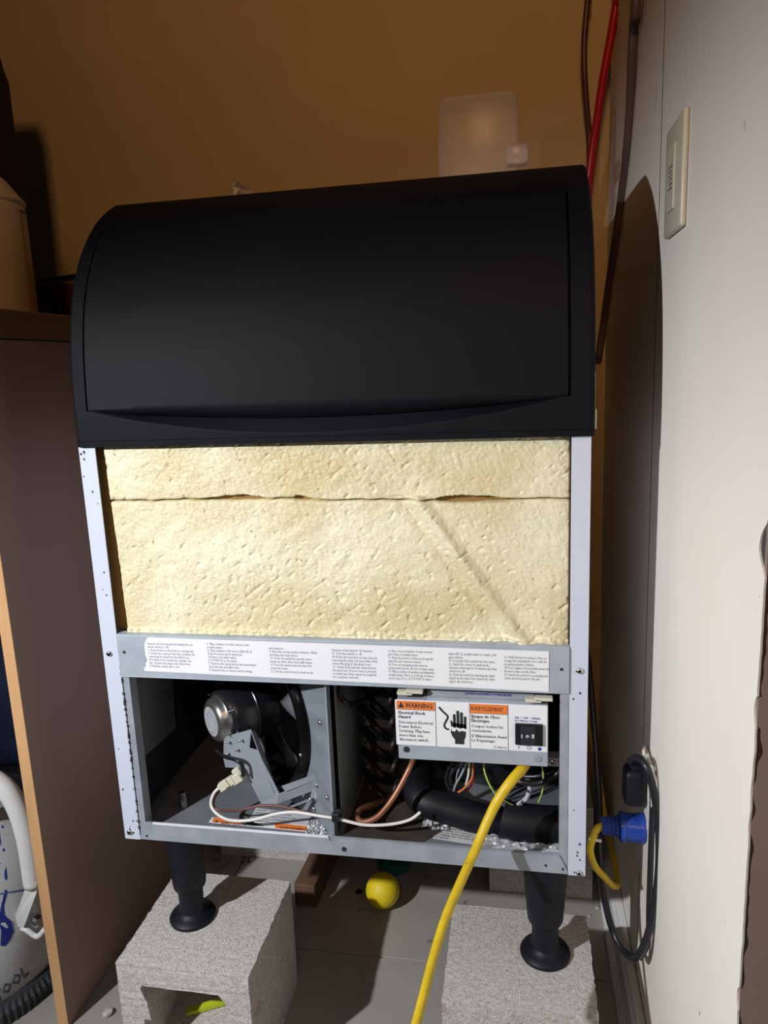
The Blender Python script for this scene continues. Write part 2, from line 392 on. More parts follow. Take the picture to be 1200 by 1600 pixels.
# instruction label with torn left end
LY = -.0038
edge = [(.612, .3145), (.612, .2605), (.063, .2685), (.0655, .2705), (.062, .273), (.0655, .2745), (.066, .281), (.069, .284), (.0665, .292), (.068, .299), (.0665, .306), (.069, .313), (.073, .3180)]
lab = B(); poly(lab, [(x, LY, z) for x, z in edge], 0); bmesh.ops.solidify(lab, geom=lab.faces[:], thickness=.0003)
label = obj('instruction_label', lab, M_paper, bar)
cols = [
 (.0715, .3110, 'Remove the front panel and unplug the on-\nmode switch to Off.\n\n2. Remove the ice from the ice storage bin.\n\n3. Drain the reservoir into the container by\nremoving the plug from the drain hose.\nThe drain hose is under the curtain, see\nfig 1. Return the plug to the drain hose.\n\n4. Pull the curtain off or out.'),
 (.1590, .3135, '5. Mix a solution of scale remover and\npotable water.\n\n6. Mix a mixture of 8 ounces (240 ml) of\nScale Remover and 3 quarts per\n2.4 liters of potable water\n(110°F/43°C) to the sump.\n\n7. Remove the spray bar by disconnecting it\nfrom the left and right arms.\n\n8. Remove the ice sensor and its wiring.'),
 (.2470, .3105, 'and empty it.\n\n9. Place the ice bar inside container. Wash\nand wipe the clean items.\n\n10. Scrub the spray bar and the inner\nreservoir sides, then rinse with water.\n\n11. Pour the water remover into the\nreservoir sump.\n\n12. Put the control box in wash mode.'),
 (.3330, .3110, 'Operate it that way for 20 minutes.\n\n13. Turn the switch to off.\n\n14. Drain the reservoir as was done by\nremoving the plug. Let hose drain, then\nreturn the plug to the drain hose.\n\n15. Check if all scale has cleared from\nthe spray bar. If more scale is present\nor sump was dirty, repeat as required\nfor complete removal.'),
 (.4080, .3125, '16. Mix a second solution of scale remover\nand 3 liters of potable water.\n\n17. Wash the interior of the ice storage bin\nwith the scale remover solution.\n\n18. Pour out remaining scale remover\nsolution into the bin. Be sure it drains away.\n\n19. Mix a solution of sanitizer and lukewarm\npotable water. Mix 4 oz (118 ml) of cleaner\nand 2.5 gal (9.5 L) of (110°F/43°C) water.'),
 (.4870, .3115, 'water (43°C), potable water to create a 200\nppm solution.\n\n20. Pour half of the solution into the sump.\n\n21. Switch the control to wash mode.\nOperate it that way for 10 minutes and then\nswitch it to off.\n\n22. Drain the water by removing the drain\nplug from the drain hose. Return the drain\nplug to the drain hose.'),
 (.5570, .3095, '23. Wash all interior surfaces of the ice\nstorage bin, including bin door, with the\nremaining sanitizer solution.\n\n24. Pour a gallon of hot potable water into\nthe bin to rinse out the drain.\n\n25. Switch the control to ice making and\nreturn the front panel to the unit.')]
bm = B()
for x, z, t in cols:
    wcol = .0030
    z = z-.0006-(x-.07)*.0048
    t = t.replace('\n\n', '\n')
    text(bm, t, .0048, (x, LY-.0004, z-.0028), line=.98, sx=.80 if x < .4 else (.70 if x < .55 else .68), bold=.012)
obj('lettering', bm, M_inkg, bar)

# foam: two boards with a rough seam, pits and a diagonal ridge
def seam(x):
    return .5055 + .002*math.sin(x*9) + .0025*noise.noise((x*16, 3, 0)) + .0012*noise.noise((x*60, 7, 0))
def foam_y(x, z, d):
    y = .011
    y -= .0022*noise.noise((x*9, 0, z*9)) + .0007*noise.noise((x*40, 4, z*40))
    # diagonal pits: stretched noise along a down-right direction
    u, v = (x*.6-z*.8), (x*.8+z*.6)
    k = .36+.28*noise.noise((x*7, 11, z*7))+.10*noise.noise((x*23, 12, z*23))
    p = noise.noise((u*150, v*85, 1))+.35*noise.noise((u*310, v*190, 6))
    if p > k: y += min(.0022, (p-k)*.0052)
    # shallow trowel-like flow wrinkles
    y -= .0012*noise.noise((u*60, v*22, 9))*max(0, noise.noise((x*8, 20, z*8))+.35)
    y -= .0009*noise.noise((u*95, v*200, 5)) + .0005*noise.noise((x*330, 2, z*330))
    # ridge from (.455,.50) down to (.585,.325)
    cx = .452+(.505-z)*.70
    q = (x-cx)/.010
    if z < .51: y -= .0085*math.exp(-q*q); y += .0035*math.exp(-((x-cx+.022)/.009)**2)
    # step on right of ridge
    if z < .5: y -= .002/(1+math.exp(-(x-cx-.03)*200))
    # bottom rough lip
    if z < .3265+.0015*noise.noise((x*60, 8, 0)): y -= .004*abs(noise.noise((x*90, 1, z*90)))+.002
    if abs(d) < .0032: y += .0022*(1-abs(d)/.0032)
    return y
def foam_board(lower):
    bm = B(); NX = 420; NZ = 150 if lower else 70
    rows = []
    for j in range(NZ+1):
        row = []
        for i in range(NX+1):
            t = i/NX
            zz = seam(.03+t*.61)
            crack = 0
            for c0, c1, h in ((.15, .254, .0065), (.475, .578, .0085), (.29, .318, .0055)):
                if c0 < .03+t*.61 < c1:
                    k = (.03+t*.61-c0)/(c1-c0)
                    crack = max(crack, h*math.sin(PI*k**(1.6 if c1 < .3 else .6))*(1+.25*noise.noise((t*260, 0, 0))))
            if lower:
                z0, z1 = .3205, zz-.0004-crack*.35
            else: z0, z1 = zz+.0004+crack*.65, .5835
            z = z0+(z1-z0)*j/NZ
            xl = .0285+.0065*min(1, (.583-z)/.26)   # gap beside the left post widens downwards
            xr = .6372
            x = xl+(xr-xl)*t
            y = foam_y(x, z, z-zz)
            if i == 0: y += .018
            if (lower and j == NZ) or (not lower and j == 0): y += .012
            if i == NX: y += .004
            row.append(bm.verts.new((x, y, z)))
        rows.append(row)
    for a, b in zip(rows, rows[1:]):
        for k in range(NX): bm.faces.new((a[k], a[k+1], b[k+1], b[k]))
    return bm
obj('foam_board', foam_board(True), M_foam, IM, True)
obj('foam_board', foam_board(False), M_foam, IM, True)
tag(obj('gap_shade_sheet', box(B(), .002, Wd-.002, .0225, .028, .32, .583), M_foamd, IM), 'brown sheet standing for the shade in the gaps around the foam')  # sheet behind the foam, shade of gaps and cracks put into its colour

# ---- hood
pp = [(-.005, .5815), (-.006, .60), (-.006, .63), (-.002, .68), (.005, .725), (.016, .765), (.034, .805), (.058, .841), (.093, .877), (.124, .8985), (.145, .910), (.1535, .9140), (.1570, .9152), (.1620, .9158), (.180, .9165), (.25, .919), (.60, .9235)]
pf = smooth_path([(0, a, b) for a, b in pp], 24)
def resample(P, n, lim):
    d = [0]
    for a, b in zip(P, P[1:]): d.append(d[-1]+(b-a).length)
    out = []; j = 0
    tot = d[-1]
    return d, tot
dd, tot = resample(pf, 0, 0)
def prof_at(s):
    s = min(max(s, 0), tot)
    lo, hi = 0, len(dd)-1
    while hi-lo > 1:
        mid = (lo+hi)//2
        if dd[mid] <= s: lo = mid
        else: hi = mid
    t = (s-dd[lo])/max(dd[hi]-dd[lo], 1e-9)
    p = pf[lo].lerp(pf[hi], t)
    a = pf[max(lo-2, 0)]; b = pf[min(hi+2, len(pf)-1)]; tg = (b-a).normalized()
    return p, Vector((0, -tg.z, tg.y))   # point and outward normal (towards -Y / +Z)
def s_of_z(z):
    for i in range(len(pf)):
        if pf[i].z >= z: return dd[i]
    return tot
sB, sT = s_of_z(.6285), s_of_z(.869)
XL, XR = .0235, .6340
def cres(x):   # 0..1 along the door
    t = (x-XL)/(XR-XL); return math.sin(PI*min(max(t, 0), 1))
def frame_off(x, s):
    o = 0.0
    if s < s_of_z(.5885): o = .0010
    # sunk behind the door
    if XL-.0015 < x < XR+.0015 and sB-.0015 < s < sT+.0022: return -.013 if s < sT-.006 else -.032
    # finger recess below the door
    c = cres(x)
    low = sB-.037*c**.8
    if XL < x < XR and low < s <= sB:
        k = (s-low)/max(sB-low, 1e-6)
        o = -.021*min(1, 1.2*k)*min(1, c*2.5)
    e = min(x-.0005, Wd+.0035-x)
    if e < .007: o -= .007-math.sqrt(max(0, .007**2-(.007-e)**2))
    return o
def sheet(xs, ss, off):
    bm = B(); rows = []
    for s in ss:
        p, n = prof_at(s)
        rows.append([bm.verts.new(Vector((x, p.y, p.z))+n*off(x, s)) for x in xs])
    for a, b in zip(rows, rows[1:]):
        for k in range(len(xs)-1): bm.faces.new((a[k], a[k+1], b[k+1], b[k]))
    return bm, rows
def lin(a, b, n): return [a+(b-a)*i/n for i in range(n+1)]
xs = sorted(set([round(v, 5) for v in lin(.0005, .0075, 8)+lin(.009, XL-.0018, 4)+[XL-.0014, XL]+lin(XL+.001, XR-.001, 110)+[XR, XR+.0014, XR+.0018]+lin(XR+.003, Wd-.0035, 4)+lin(Wd-.0035, Wd+.0035, 8)]))
ss = sorted(set([round(v, 5) for v in lin(0, s_of_z(.5885), 3)+[s_of_z(.5885)+.0006]+lin(s_of_z(.590), sB-.0016, 42)+[sB-.0014, sB, sB+.002]+lin(sB+.01, sT-.003, 60)+[sT-.0065, sT-.0055, sT-.001, sT+.0020, sT+.0024]+lin(sT+.005, tot, 40)]))
bm, rows = sheet(xs, ss, frame_off)
# side cheeks of the hood
for idx in (0, -1):
    col = [r[idx] for r in rows]
    back = [bm.verts.new((v.co.x, .60, v.co.z)) for v in col]
    for k in range(len(col)-1): bm.faces.new((col[k], col[k+1], back[k+1], back[k]))
col = rows[0]; bk = [bm.verts.new((v.co.x, .03, v.co.z)) for v in col]
for k in range(len(col)-1): bm.faces.new((col[k], col[k+1], bk[k+1], bk[k]))
lo_ = [bm.verts.new((v.co.x, .02, v.co.z+.0005)) for v in rows[0]]
for k in range(len(lo_)-1): bm.faces.new((rows[0][k], rows[0][k+1], lo_[k+1], lo_[k]))
hood = obj('hood', bm, M_black, IM, True, 32)
# door sheet with lip
def door_off(x, s):
    e = min(x-XL, XR-x, sT-s, .02)
    o = .0022
    if e < .003: o -= .003-math.sqrt(max(0, .003**2-(.003-max(e, 0))**2))
    return o
xd = lin(XL+.0012, XL+.005, 6)+lin(XL+.006, XR-.006, 100)+lin(XR-.005, XR-.0012, 6)
sd = lin(sB, sT-.0050, 60)+lin(sT-.0044, sT-.0026, 5)
bm, rows = sheet(xd, sd, door_off)
# lip under the door: slopes inward, crescent shaped
prev = rows[0]
for k in range(1, 9):
    t = k/8; cur = []
    for i, x in enumerate(xd):
        c = cres(x); s = sB-.0175*t*c**.75; p, n = prof_at(s)
        cur.append(bm.verts.new(Vector((x, p.y, p.z))+n*(door_off(x, sB)-.0005-(.0105*t*t*min(1, c*2)))))
    for a in range(len(xd)-1): bm.faces.new((cur[a], cur[a+1], prev[a+1], prev[a]))
    prev = cur
def rim(vs, d=.007):
    out = [bm.verts.new(v.co+Vector((0, d, 0))) for v in vs]
    for k in range(len(vs)-1): bm.faces.new((vs[k], vs[k+1], out[k+1], out[k]))
rim([r[0] for r in rows]); rim([r[-1] for r in rows]); rim(rows[-1])
obj('bin_door', bm, M_blackd, IM, True, 32)
# small hinge clip on the right side of the hood
bm = B(); box(bm, Wd+.0035, Wd+.0065, .008, .03, .588, .612, bev=.0012); box(bm, Wd+.0035, Wd+.0048, .012, .02, .61, .655, bev=.0005)
tag(obj('hinge_clip', bm, M_ivory, IM), 'pale hinge clip')

# ---- legs
legp = [(.0315, .004), (.0315, 0), (.0300, -.02), (.0265, -.070), (.0245, -.094), (.0232, -.097), (.0195, -.0985), (.0185, -.112), (.0180, -.136), (.0200, -.139), (.0265, -.1435), (.0335, -.146), (.0352, -.149), (.0345, -.1517), (0, -.1517)]
bm = lathe(B(), legp, seg=40); lm = bpy.data.meshes.new('leg'); bmesh.ops.recalc_face_normals(bm, faces=bm.faces); bm.to_mesh(lm); bm.free(); lm.materials.append(M_leg)
for f in lm.polygons: f.use_smooth = True
lm.set_sharp_from_angle(angle=math.radians(45))
for x, y in ((.0765, .035), (.6095, .033), (.0765, .53), (.6095, .53)): inst('leg', lm, (x, y, 0), IM)

# ---- left bay: grey sheet on the side wall, hole, fan assembly
obj('insulation_sheet', box(B(), .006, .008, .036, .172, .0, .0).copy() if False else quad_slab(B(), [(.0068, .030, .100), (.0068, .168, .090), (.0068, .176, .262), (.0068, .112, .262), (.0068, .034, .211)], .0015), M_paperg if False else mat('grey_sheet', (.20, .185, .18), .8, var=(.23, .215, .21), vs=20, spots=[((.10, .09, .09), 40, .70)]), IM)
obj('side_hole', lathe(B(), [(.021, 0), (.021, .001), (0, .001)], (.0062, .155, .048), (1, 0, 0), 24), M_ink, IM)
Pn = Vector((.66, .75, 0)).normalized(); Pd = Vector((-.75, .66, 0)).normalized(); P0 = Vector((.315, .02, 0)); UP = Vector((0, 0, 1))
C = P0 + Pd*.175 + UP*.148      # fan centre on the panel
def pan(s, z, t=0): return P0+Pd*s+UP*z-Pn*t
RH = .108
# fan panel with a round opening
bm = B(); N = 48
corn = [(.0, .016), (.0, .256), (.36, .256), (.36, .016)]
inner = [bm.verts.new(C+(Pd*math.cos(2*PI*k/N)+UP*math.sin(2*PI*k/N))*RH) for k in range(N)]
outer = []
for k in range(N):
    a = 2*PI*k/N; dx, dz = math.cos(a), math.sin(a)
    ts = []
    for lim, o, d in ((0, .175, dx), (.36, .175, dx), (.016, .148, dz), (.256, .148, dz)):
        if abs(d) > 1e-6:
            t = (lim-o)/d
            if t > 0: ts.append(t)
    t = max(min(ts), RH*1.001); outer.append(bm.verts.new(pan(.175+dx*t, .148+dz*t)))
for k in range(N): bm.faces.new((inner[k], inner[(k+1) % N], outer[(k+1) % N], outer[k]))
bmesh.ops.solidify(bm, geom=bm.faces[:], thickness=.0012)
fp = obj('fan_panel', bm, M_galv2, IM)
for s, z in ((.018, .185), (.012, .072), (.05, .036)):
    q = pan(s, z, .0008); screw(q.x, q.y, q.z, .0038, fp, -Pn)
# right return flange of the panel (dark edge) and the partition running back
bm = B(); box(bm, .3145, .3165, .016, .034, .014, .258); obj('panel_edge', bm, M_brk, IM)
bm = B(); quad_slab(bm, [(.3225, .034, .013), (.3225, .205, .013), (.3225, .205, .262), (.3225, .034, .262)], .001)
box(bm, .3225, .3285, .203, .2045, .013, .262)
obj('partition', bm, mat('partition_steel', (.23, .235, .22), .6, metal=.2, var=(.27, .275, .26), vs=6), IM)
# shroud ring, bowl, blades, motor
bm = lathe(B(), [(.128, .000), (.126, .010), (.120, .014), (.113, .012), (.108, .002), (.104, -.012), (.100, -.030)], C, -Pn, 64, cap=False)
bmesh.ops.solidify(bm, geom=bm.faces[:], thickness=.001)
fs = obj('fan_shroud', bm, M_shroud, IM, True, 50)
for a in (-.06*PI, .45*PI, -.42*PI):
    q = C+(-Pd*math.cos(a)+UP*math.sin(a))*.1215-Pn*.0135; screw(q.x, q.y, q.z, .003, fs, -Pn)
bm = lathe(B(), [(.1, .034), (.06, .037), (0, .037)], C, Pn, 48, cap=False)
tag(obj('condenser_face', bm, M_inner, IM), 'dark condenser face behind the fan')
for k in range(5):
    bm = B(); a0 = k*2*PI/5+.35; rows_ = []
    for i in range(9):
        r = .026+.072*i/8; row = []
        for j in range(7):
            a = a0+(-.36+.72*j/6)*(.75+.35*i/8); tw = .016*(j/6-.5)*(1.2-.5*i/8)
            row.append(bm.verts.new(C+(Pd*math.cos(a)+UP*math.sin(a))*r+Pn*(.010+tw)))
        rows_.append(row)
    for a, b in zip(rows_, rows_[1:]):
        for j in range(6): bm.faces.new((a[j], a[j+1], b[j+1], b[j]))
    bmesh.ops.solidify(bm, geom=bm.faces[:], thickness=.001)
    obj('fan_blade', bm, M_blade, IM, True)
MC = C + UP*.012
bm = lathe(B(), [(.030, -.012), (.040, -.004), (.0465, .006), (.0475, .03), (.0475, .034), (.0485, .035), (.0485, .037), (.0475, .038), (.0470, .066), (.044, .072), (.036, .075)], MC, -Pn, 48)
mo = obj('fan_motor', bm, M_motor, IM, True, 40)
bm = lathe(B(), [(.036, .073), (.0365, .080), (.034, .083), (.0335, .087), (.030, .091), (.026, .0935), (0, .0935)], MC, -Pn, 48)
tag(obj('end_cap', bm, M_cap, mo, True, 40), 'bare steel motor end cap')
bm = lathe(B(), [(.0225, .0936), (.0225, .0941), (0, .0941)], MC, -Pn, 40)
st = obj('motor_sticker', bm, mat('dull_sticker', (.30, .31, .33), .6, var=(.38, .39, .41), vs=80), mo)
# print on the sticker (unreadable rings of type)
bm = B()
for k in range(26):
    a = k*2*PI/26; c = MC-Pn*.0943+(Pd*math.cos(a)+UP*math.sin(a))*random.uniform(.012, .019); s = random.uniform(.0008, .0016)
    bm.faces.new([bm.verts.new(c+Pd*s*x+UP*s*y*.6) for x, y in ((-1, -1), (1, -1), (1, 1), (-1, 1))])
obj('sticker_print', bm, M_inkg, mo)
for a in (.25*PI, .8*PI, 1.1*PI, 1.75*PI):
    bm = B(); c = MC+(Pd*math.cos(a)+UP*math.sin(a))*.041
    tube(bm, [c-Pn*.070, c-Pn*.083], .0017, 8, raw=True); obj('stud', bm, M_screw, mo)
# glossy resin label on the motor body
# motor bracket
def A(px, py, Y): return at(px, py, Y=Y)
bm = B()
quad_slab(bm, [A(350, 1152, .052), A(392, 1140, .040), A(388, 1188, .046), A(349, 1184, .058)], .0015)
quad_slab(bm, [A(392, 1140, .040), A(400, 1143, .062), A(436, 1240, .062), A(428, 1238, .040)], .0012)
quad_slab(bm, [A(386, 1168, .041), A(402, 1172, .040), A(436, 1239, .040), A(432, 1256, .040), A(408, 1256, .046), A(380, 1200, .050)], .0012)
quad_slab(bm, [A(349, 1184, .058), A(388, 1188, .046), A(378, 1200, .052), A(352, 1199, .062)], .0012)
br = obj('motor_bracket', bm, M_brk, IM)
bm = B()
quad_slab(bm, [A(435, 1240, .040), A(497, 1217, .052), A(494, 1233, .052), A(432, 1256, .040)], -.0012)
quad_slab(bm, [A(440, 1228, .040), A(493, 1209, .052), A(497, 1217, .052), A(446, 1236, .040)], -.0012)
quad_slab(bm, [A(450, 1262, .040), A(490, 1246, .050), A(485, 1251, .040), A(455, 1262, .032)], -.0012)
quad_slab(bm, [A(494, 1209, .047), A(501, 1228, .047), A(493, 1253, .047), A(483, 1252, .050)], .0015)
obj('bracket_foot', bm, M_brk, br)
for p, Y in (((357, 1160), .048), ((376, 1157), .042), ((370, 1172), .046), ((356, 1178), .052), ((495, 1227), .044), ((485, 1249), .044)):
    q = A(*p, Y); screw(q.x, q.y, q.z, .0033 if p[0] > 400 else .0022, br, (-.4, -.9, 0))
# standing stud near left front of pan
q = at(287, 1260, Z=.0125)
bm = lathe(B(), [(.0062, 0), (.0062, .016), (.0055, .018), (.0055, .025), (.004, .0255), (0, .0255)], q, (0, 0, 1), 20)
tag(obj('threaded_stud', bm, M_cap, IM, True, 40), 'short bare steel stud')
# connector and wires of the motor
bm = B(); MR = Matrix.Translation(A(362, 1219, .035)) @ Matrix.Rotation(-.55, 4, 'Y') @ Matrix.Rotation(.2, 4, 'Z')
for a in ((-.021, .004, -.006, .006, -.006, .006), (.0, .016, -.005, .005, -.0085, .005), (.008, .020, -.004, .004, .0, .012), (-.012, -.004, -.008, -.005, -.004, .008)):
    box(bm, *a, bev=.0008, M=MR)
obj('wire_connector', bm, M_nylon, IM)
def wire(name, pts, r, m, lab=None, seg=8, parent=IM):
    o = obj(name, tube(B(), pts, r, seg), m, parent, True)
    if lab: tag(o, lab)
    return o
wire('motor_lead', [A(338, 1172, .07), A(352, 1182, .055), A(368, 1187, .036), A(378, 1195, .033), A(380, 1212, .034)], .0032, M_bwire, 'black motor lead')
wire('white_wire', [A(347, 1227, .03), A(334, 1240, .026), A(330, 1258, .020), A(341, 1273, .014), A(362, 1282, .012), A(395, 1281, .014), A(430, 1272, .018), A(460, 1269, .018), A(500, 1275, .014), A(530, 1280, .012), A(570, 1289, .014), A(610, 1288, .02), A(640, 1281, .025), A(657, 1269, .03)], .0023, M_white, 'thin white wire')
wire('brown_wire', [A(350, 1228, .032), A(338, 1242, .03), A(334, 1258, .024), A(345, 1266, .02), A(375, 1266, .03), A(405, 1259, .034), A(440, 1260, .030), A(480, 1270, .018), A(520, 1277, .013)], .0017, M_brownw, 'thin brown wire')
bm = B(); q = A(526, 1276, .011); box(bm, q.x-.006, q.x+.005, q.y-.006, q.y+.004, q.z-.006, q.z+.007, bev=.0012); box(bm, q.x-.003, q.x+.007, q.y-.004, q.y+.002, q.z+.006, q.z+.013, bev=.001)
tag(obj('cable_clip', bm, M_bwire, IM), 'black plastic cable clip')
# caution labels on the pan
def flat_label(name, pts, m, z, parent=IM):
    bm = B(); quad_slab(bm, [(p.x, p.y, z) for p in pts], .0003)
    for v in bm.verts: v.co.z = z+.0003 if abs(v.co.z-z) > 1e-5 else z
    return obj(name, bm, m, parent)
ZP = .0128
def Z(px, py): return at(px, py, Z=ZP)
cl = flat_label('caution_label', [Z(326, 1285), Z(494, 1301), Z(496, 1291), Z(332, 1277)], M_paper, ZP)
flat_label('data_plate', [Z(390, 1280), Z(480, 1290), Z(487, 1274), Z(400, 1262)], M_paperg, ZP-.0002)
def strip(px0, py0, px1, py1, px2, py2, px3, py3, m, nm, par): return flat_label(nm, [Z(px0, py0), Z(px1, py1), Z(px2, py2), Z(px3, py3)], m, ZP+.0005, par)
strip(331, 1285, 380, 1289, 383, 1282, 334, 1278, M_orange, 'orange_band', cl)
strip(430, 1294.5, 490, 1300, 492, 1292.5, 430, 1287, M_orange, 'orange_band', cl)
u = (Z(490, 1297)-Z(430, 1292)).normalized(); v_ = Vector((0, 0, 1)).cross(u)
bm = B(); text(bm, '▲CAUTION'.replace('▲', ''), .0085, Z(343, 1287.5)+UP*.0009, u, v_, bold=.02, sx=1.05)
text(bm, 'AVERTISSEMENT', .0068, Z(436, 1295)+UP*.0009, u, v_, bold=.02, sx=.85)
a = Z(334, 1285.5)+UP*.0009; bm.faces.new([bm.verts.new(p) for p in (a, a+u*.007, a+u*.0035+v_*.006)])
for k, t in enumerate(('Moving fan blades. Unplug', 'Helices en mouvement')):
    text(bm, t, .0034, Z(336 if k == 0 else 434, 1288.5 if k == 0 else 1298.5)+UP*.0007-v_*.002, u, v_, sx=.9)
p = [Z(384, 1288), Z(384, 1282), Z(395, 1283), Z(397, 1286), Z(412, 1289), Z(402, 1289), Z(414, 1292), Z(398, 1291)]
bm.faces.new([bm.verts.new(a+UP*.0009) for a in p])
obj('lettering', bm, M_ink, cl)
bm = B()
for k in range(5):
    text(bm, ['MODEL   SERIAL NUMBER   VOLTS', 'REFRIGERANT  HIGH  LOW', 'ICE MAKER WITH STORAGE BIN', 'FAN MOTOR  COMPRESSOR', 'MINIMUM CIRCUIT AMPACITY'][k], .0042, Z(402-k*3, 1267+k*4.2)+UP*.0006, u, v_, sx=1.1)
obj('lettering', bm, M_inkg, IM)
pl2 = flat_label('data_plate', [Z(676, 1310), Z(764, 1324), Z(768, 1308), Z(686, 1283)], M_paperg, ZP)
u2 = (Z(764, 1324)-Z(676, 1310)).normalized(); v2 = Vector((0, 0, 1)).cross(u2)
bm = B()
for k in range(6):
    text(bm, ['DESIGN PRESSURES HIGH SIDE', 'CONFORMS TO UL STD 563', 'CERTIFIED TO CSA C22.2', 'NO. 120  REFRIGERANT CHARGE', 'COMMERCIAL ICE MACHINE', 'ETL LISTED'][k], .0044, Z(684-k*1.5, 1290+k*3.6)+UP*.0006+u2*(0 if k > 4 else .004), u2, v2, sx=1.05)
obj('lettering', bm, M_ink, pl2)
# crumpled foil tape at right of pan
def crumple(x0, x1, y0, y1, z, amp, sd):
    bm = B(); n = 18; rows = []
    for j in range(n+1):
        rows.append([bm.verts.new((x0+(x1-x0)*i/n+.002*noise.noise((i*.7, j*.7, sd)), y0+(y1-y0)*j/n+.002*noise.noise((i, j, sd+3)), z+amp*abs(noise.noise((i*.45, j*.6, sd+8))))) for i in range(n+1)])
    for a, b in zip(rows, rows[1:]):
        for k in range(n): bm.faces.new((a[k], a[k+1], b[k+1], b[k]))
    return bm
M_foil = mat('crumpled_foil_tape', (.38, .39, .41), .5, metal=.35)
tag(obj('foil_tape', crumple(.525, .63, .018, .058, .0135, .010, 2), M_foil, IM), 'crumpled silver foil tape')
tag(obj('foil_tape', crumple(.436, .475, .055, .10, .0135, .012, 5), M_foil, IM), 'crumpled silver foil tape')
tag(obj('foil_tape', crumple(.270, .311, .012, .060, .0135, .009, 9), M_foil, IM), 'crumpled silver foil tape')

# ---- right bay: condenser coil, tubes
bm = B(); box(bm, .329, .42, .20, .42, .013, .26)
tag(obj('condenser_coil', bm, M_fin, IM), 'dark finned condenser coil')
for k in range(6):
    z = .225-.036*k
    for y0 in (.10, .15):
        bm = B(); q = [(.333, y0+.05, z), (.352, y0+.02, z-.002), (.366, y0, z-.008), (.372, y0+.006, z-.018), (.360, y0+.03, z-.024), (.340, y0+.055, z-.026)]
        tube(bm, q, .0052, 10, 6); obj('coil_bend', bm, M_copperd, IM, True)
    bm = B(); quad_slab(bm, [(.345, .125, z-.005), (.383, .125, z-.010), (.383, .125, z-.022), (.345, .125, z-.018)], .002)
    obj('coil_fin', bm, M_fin, IM)
for k in range(5):
    bm = B(); z = .20-.036*k; tube(bm, [(.395, .12, z), (.392, .10, z-.004), (.388, .10, z-.016), (.392, .13, z-.02)], .004, 8); obj('coil_bend', bm, M_copperd, IM, True)
wire('capillary_tube', [A(533, 1068, .05), A(531, 1085, .045), A(543, 1100, .045), A(560, 1097, .07), A(580, 1088, .10), A(600, 1078, .12)], .0040, M_copperd, 'dark looped copper tube', 12)
wire('copper_tube', [A(648, 1180, .06), A(640, 1200, .045), A(620, 1238, .03), A(600, 1266, .022), A(585, 1279, .02), A(568, 1284, .022), A(559, 1278, .03), A(562, 1266, .045), A(580, 1258, .07), A(600, 1250, .10)], .0040, M_copper, 'bright copper tube', 14)
wire('copper_tube', [A(575, 1262, .08), A(595, 1252, .10), A(615, 1240, .12), A(625, 1215, .12)], .005, M_copper, None, 12)
wire('insulated_pipe', [A(655, 1205, .16), A(652, 1235, .10), A(664, 1252, .075), A(700, 1264, .070), A(745, 1278, .068), A(790, 1290, .075), A(830, 1296, .10)], .0215, M_rubber, 'thick black insulated pipe', 20)
wire('insulated_pipe', [A(785, 1278, .062), A(805, 1284, .060), A(840, 1288, .062), A(876, 1290, .066), A(900, 1290, .066)], .0265, M_rubber, 'thickest black insulated pipe', 20)
bm = B(); tube(bm, [A(677, 1252, .073), A(679, 1256, .073)], .0225, 20, raw=True); 
obj('pipe_joint', bm, M_bwire, IM, True)
bm = B(); c = at(838, 1240, Y=.22); lathe(bm, [(.105, -.10), (.108, -.04), (.106, .03), (.09, .065), (.05, .082), (0, .086)], (.535, .28, .115), (0, 0, 1), 40)
tag(obj('compressor', bm, M_motor, IM, True, 50), 'black domed compressor at the back')
for k, (r, mm, pts) in enumerate([
    (.0028, M_bwire, [(706, 1190, .05), (697, 1215, .05), (702, 1232, .05), (716, 1236, .05)]),
    (.0026, M_bwire, [(715, 1190, .05), (704, 1212, .045), (706, 1228, .045)]),
    (.0016, M_greyw, [(729, 1190, .04), (722, 1208, .04), (712, 1226, .04), (709, 1236, .045)]),
    (.0016, M_white, [(733, 1190, .04), (732, 1210, .04), (728, 1226, .042)]),
    (.0016, M_orw, [(738, 1190, .04), (738, 1214, .038), (726, 1231, .038), (716, 1238, .04)]),
    (.0013, M_red, [(740, 1190, .045), (739, 1220, .045), (730, 1236, .045)]),
    (.0013, M_greyw, [(722, 1190, .05), (714, 1210, .05), (712, 1226, .05)])]):
    wire('lead_wire', [A(x, y, Y+.02) for x, y, Y in pts], r, mm)
wire('earth_wire', [A(755, 1188, .05), A(757, 1205, .045), A(763, 1222, .04), A(774, 1240, .04), A(790, 1252, .05), A(803, 1259, .06)], .0012, M_greeny, 'thin green and yellow earth wire')
wire('earth_wire', [A(847, 1198, .045), A(849, 1215, .045), A(848, 1235, .05), A(841, 1254, .06)], .0012, M_greeny, 'thin green and yellow earth wire')
wire('control_cable', [A(798, 1216, .05), A(815, 1222, .04), A(840, 1224, .04), A(862, 1216, .04), A(876, 1202, .045), A(880, 1190, .06)], .0042, M_bwire, 'black cable under the control box', 12)
wire('control_cable', [A(800, 1208, .06), A(820, 1213, .055), A(845, 1212, .05), A(868, 1204, .055)], .0032, M_bwire, None, 12)
M_tape = mat('white_tape_wrapped_lead', (.45, .46, .48), .5, spots=[((.03, .03, .04), 110, .60)])
wire('taped_lead', [A(814, 1200, .06), A(822, 1214, .06), A(828, 1228, .06), A(822, 1248, .06), A(806, 1259, .065), A(798, 1258, .07)], .0034, M_tape, 'grey taped lead', 10)
bm = B(); q = A(866, 1194, .03); box(bm, q.x-.008, q.x+.014, q.y, q.y+.02, q.z-.004, q.z+.008, bev=.001)
obj('box_bracket', bm, M_galv, IM); screw(q.x-.003, q.y-.001, q.z+.003, .0045, IM)

